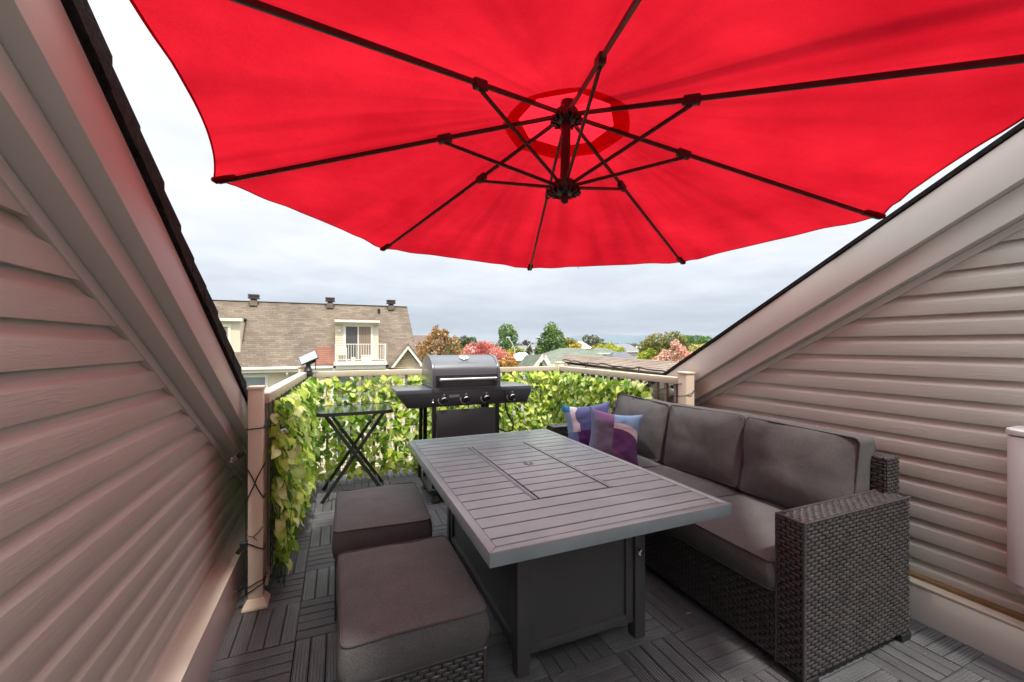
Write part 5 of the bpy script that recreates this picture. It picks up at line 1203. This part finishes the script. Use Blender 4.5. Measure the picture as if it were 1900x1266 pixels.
tree('green tree behind the salmon pink one', 80, [(1290, 632, 18, 10), (1274, 630, 12, 9), (1308, 634, 16, 10), (1290, 644, 26, 10)], 2300, 2.5, S_GREEN, name='leafy_tree', seed=18)
tree('pale yellow-green tree low behind the right roof edge', 52, [(1292, 652, 16, 12), (1308, 648, 12, 10), (1290, 664, 22, 10)], 1700, 2.5, ST((.16, .15, .03), (.30, .26, .07), (.45, .38, .13), (.55, .47, .20)), name='leafy_tree', seed=19)
tree('dark green tree behind the rust tree', 92, [(862, 632, 10, 9), (876, 634, 9, 9), (858, 642, 12, 9)], 1100, 2.4, S_DGREEN, name='leafy_tree', seed=20)
tree('small purple-leaved tree behind the red tree', 120, [(866, 630, 5, 5), (868, 636, 5, 5)], 360, 2.2, S_PURP, name='leafy_tree', seed=21)
tree('purple-leaved tree beside the curved street lamp', 120, [(976, 636, 6, 5), (983, 640, 6, 6)], 460, 2.2, S_PURP, name='leafy_tree', seed=22)
tree('olive tree right of the big bright green tree', 85, [(1056, 634, 11, 8), (1048, 640, 10, 9), (1066, 638, 9, 8)], 1100, 2.4, S_OLIVE, name='leafy_tree', seed=23)
tree('green bush at the foot of the tall slim tree', 82, [(958, 650, 9, 6), (948, 653, 8, 5), (968, 652, 7, 5)], 700, 2.3, S_LIME, cat='shrub', name='shrub', seed=24)
# far tree line as one mass
rr = random.Random(31); b = MB()
for k in range(520):
    px = rr.uniform(560, 1480); d = rr.uniform(130, 520); s = d/FPX
    c = at(px, 640, d); hgt = rr.uniform(4.5, 8.5)+ (1.2 if px > 1040 else 0); w = rr.uniform(2.2, 5.0)*(1+d/500); z0 = GZ; tint = rr.uniform(.05, .95)
    for j in range(46):
        v = Vector((rr.gauss(0, .5), rr.gauss(0, .4), rr.uniform(0, 1))); p = Vector((c.x+v.x*w*(1.15-v.z*.6), c.y+v.y*w, z0+.4+v.z*hgt)); q = 2.6*s*rr.uniform(.7, 1.4)
        a = Vector((rr.gauss(0,1), rr.gauss(0,.6), rr.gauss(0,1))).normalized()*q; e = Vector((rr.gauss(0,1), rr.gauss(0,.6), rr.gauss(0,1))).normalized()*q*.7
        b.add([p+a, p+e, p-a, p-e], [(0,1,2,3)], tint=max(.01, min(.99, tint+rr.gauss(0, .06))))
for k in range(620):
    px = rr.uniform(500, 1500); d = rr.uniform(480, 1500); s = d/FPX; c = at(px, 640, d); hgt = rr.uniform(6.5, 10.5); w = rr.uniform(5, 14); tint = rr.uniform(.05, .95)
    for j in range(26):
        v = Vector((rr.gauss(0, .5), rr.gauss(0, .4), rr.uniform(0, 1))); p = Vector((c.x+v.x*w*(1.15-v.z*.6), c.y+v.y*w, GZ+.4+v.z*hgt)); q = 2.4*s*rr.uniform(.7, 1.4)
        a = Vector((rr.gauss(0,1.6), rr.gauss(0,.6), rr.gauss(0,.7))).normalized()*q; e = Vector((rr.gauss(0,1), rr.gauss(0,.6), rr.gauss(0,1))).normalized()*q*.5
        b.add([p+a, p+e, p-a, p-e], [(0,1,2,3)], tint=max(.01, min(.99, tint+rr.gauss(0, .06))))
ob = part('far_treeline', b, leaf_mat('far_foliage', [(0, (.03, .06, .02)), (.3, (.07, .12, .03)), (.55, (.14, .17, .04)), (.75, (.20, .16, .06)), (.9, (.30, .17, .10)), (1, (.10, .10, .06))], .3, .7), kind='stuff')
tag(ob, 'far band of mixed trees along the plain', 'trees', kind='stuff')

# ---------------------------------------------------------------- street lamps, bird
M_POLE = pmat('grey_lamp_pole', (.60, .60, .60), rough=.5)
def lamp(label, px, py_top, d, reach_px):
    a = at(px, py_top, d); t_ = thing('street_lamp', label, 'street lamp', (a.x, a.y, GZ), group='street lamps over the suburb')
    s = d/FPX; r = .06; b = MB(); b.tube([(a.x, a.y, GZ), (a.x, a.y, a.z-1.6)], [r*1.5, r], 8); part('pole', b, M_POLE, t_, smooth=True)
    pts = []
    for k in range(9):
        f = k/8; e = at(px+reach_px*sin(f*pi/2), HZ, d); pts.append((e.x, e.y, a.z-1.6*(1-f)**2))
    b = MB(); b.tube(pts, r*.8, 6); part('arm', b, M_POLE, t_, smooth=True)
    e = Vector(pts[-1]); b = MB(); b.box(e.x-.30, e.x+.30, e.y-.12, e.y+.12, e.z-.08, e.z+.05); part('lamp_head', b, M_POLE, t_, bevel=.03)
lamp('street lamp with a long arm curving right over the grey roofs', 972.5, 626, 48, 26)
lamp('thin street lamp in front of the tall slim green tree', 955, 626, 58, -12)
c = at(1073, 497.5, 42); b = MB()
for s in (-1, 1):
    vs = [(0,.06,0), (0,-.08,0), (s*.11,-.05,.055), (s*.11,.04,.06), (s*.24,-.03,.02), (s*.25,0,.022)]
    b.add([c+Vector(v) for v in vs], [(0,1,2,3), (3,2,4,5)])
b.tube([c+Vector((0,-.12,0)), c+Vector((0,-.06,-.01)), c+Vector((0,.05,-.01)), c+Vector((0,.15,.0))], [.012, .035, .03, .006], 8)
ob = part('bird', b, M_BLACK, origin=tuple(c), smooth=True); tag(ob, 'tiny dark bird gliding in the sky below the canopy edge', 'bird')
# thin air that pales the far land
b = MB(); b.box(-4400, 4400, -800, 4400, GZ-1.5, 95)
hm = bpy.data.materials.new('thin_haze'); hm.use_nodes = True; t = hm.node_tree
for n in list(t.nodes): t.nodes.remove(n)
o_ = nd(t, 'ShaderNodeOutputMaterial'); pv_ = nd(t, 'ShaderNodeVolumePrincipled'); pv_.inputs['Color'].default_value = (.86, .92, 1, 1); pv_.inputs['Density'].default_value = .00013; pv_.inputs['Anisotropy'].default_value = 0
t.links.new(pv_.outputs[0], o_.inputs['Volume'])
HAZE = True
if HAZE:
    ob = part('haze', b, hm, kind='stuff'); tag(ob, 'thin pale haze over the far land', 'haze', kind='stuff')
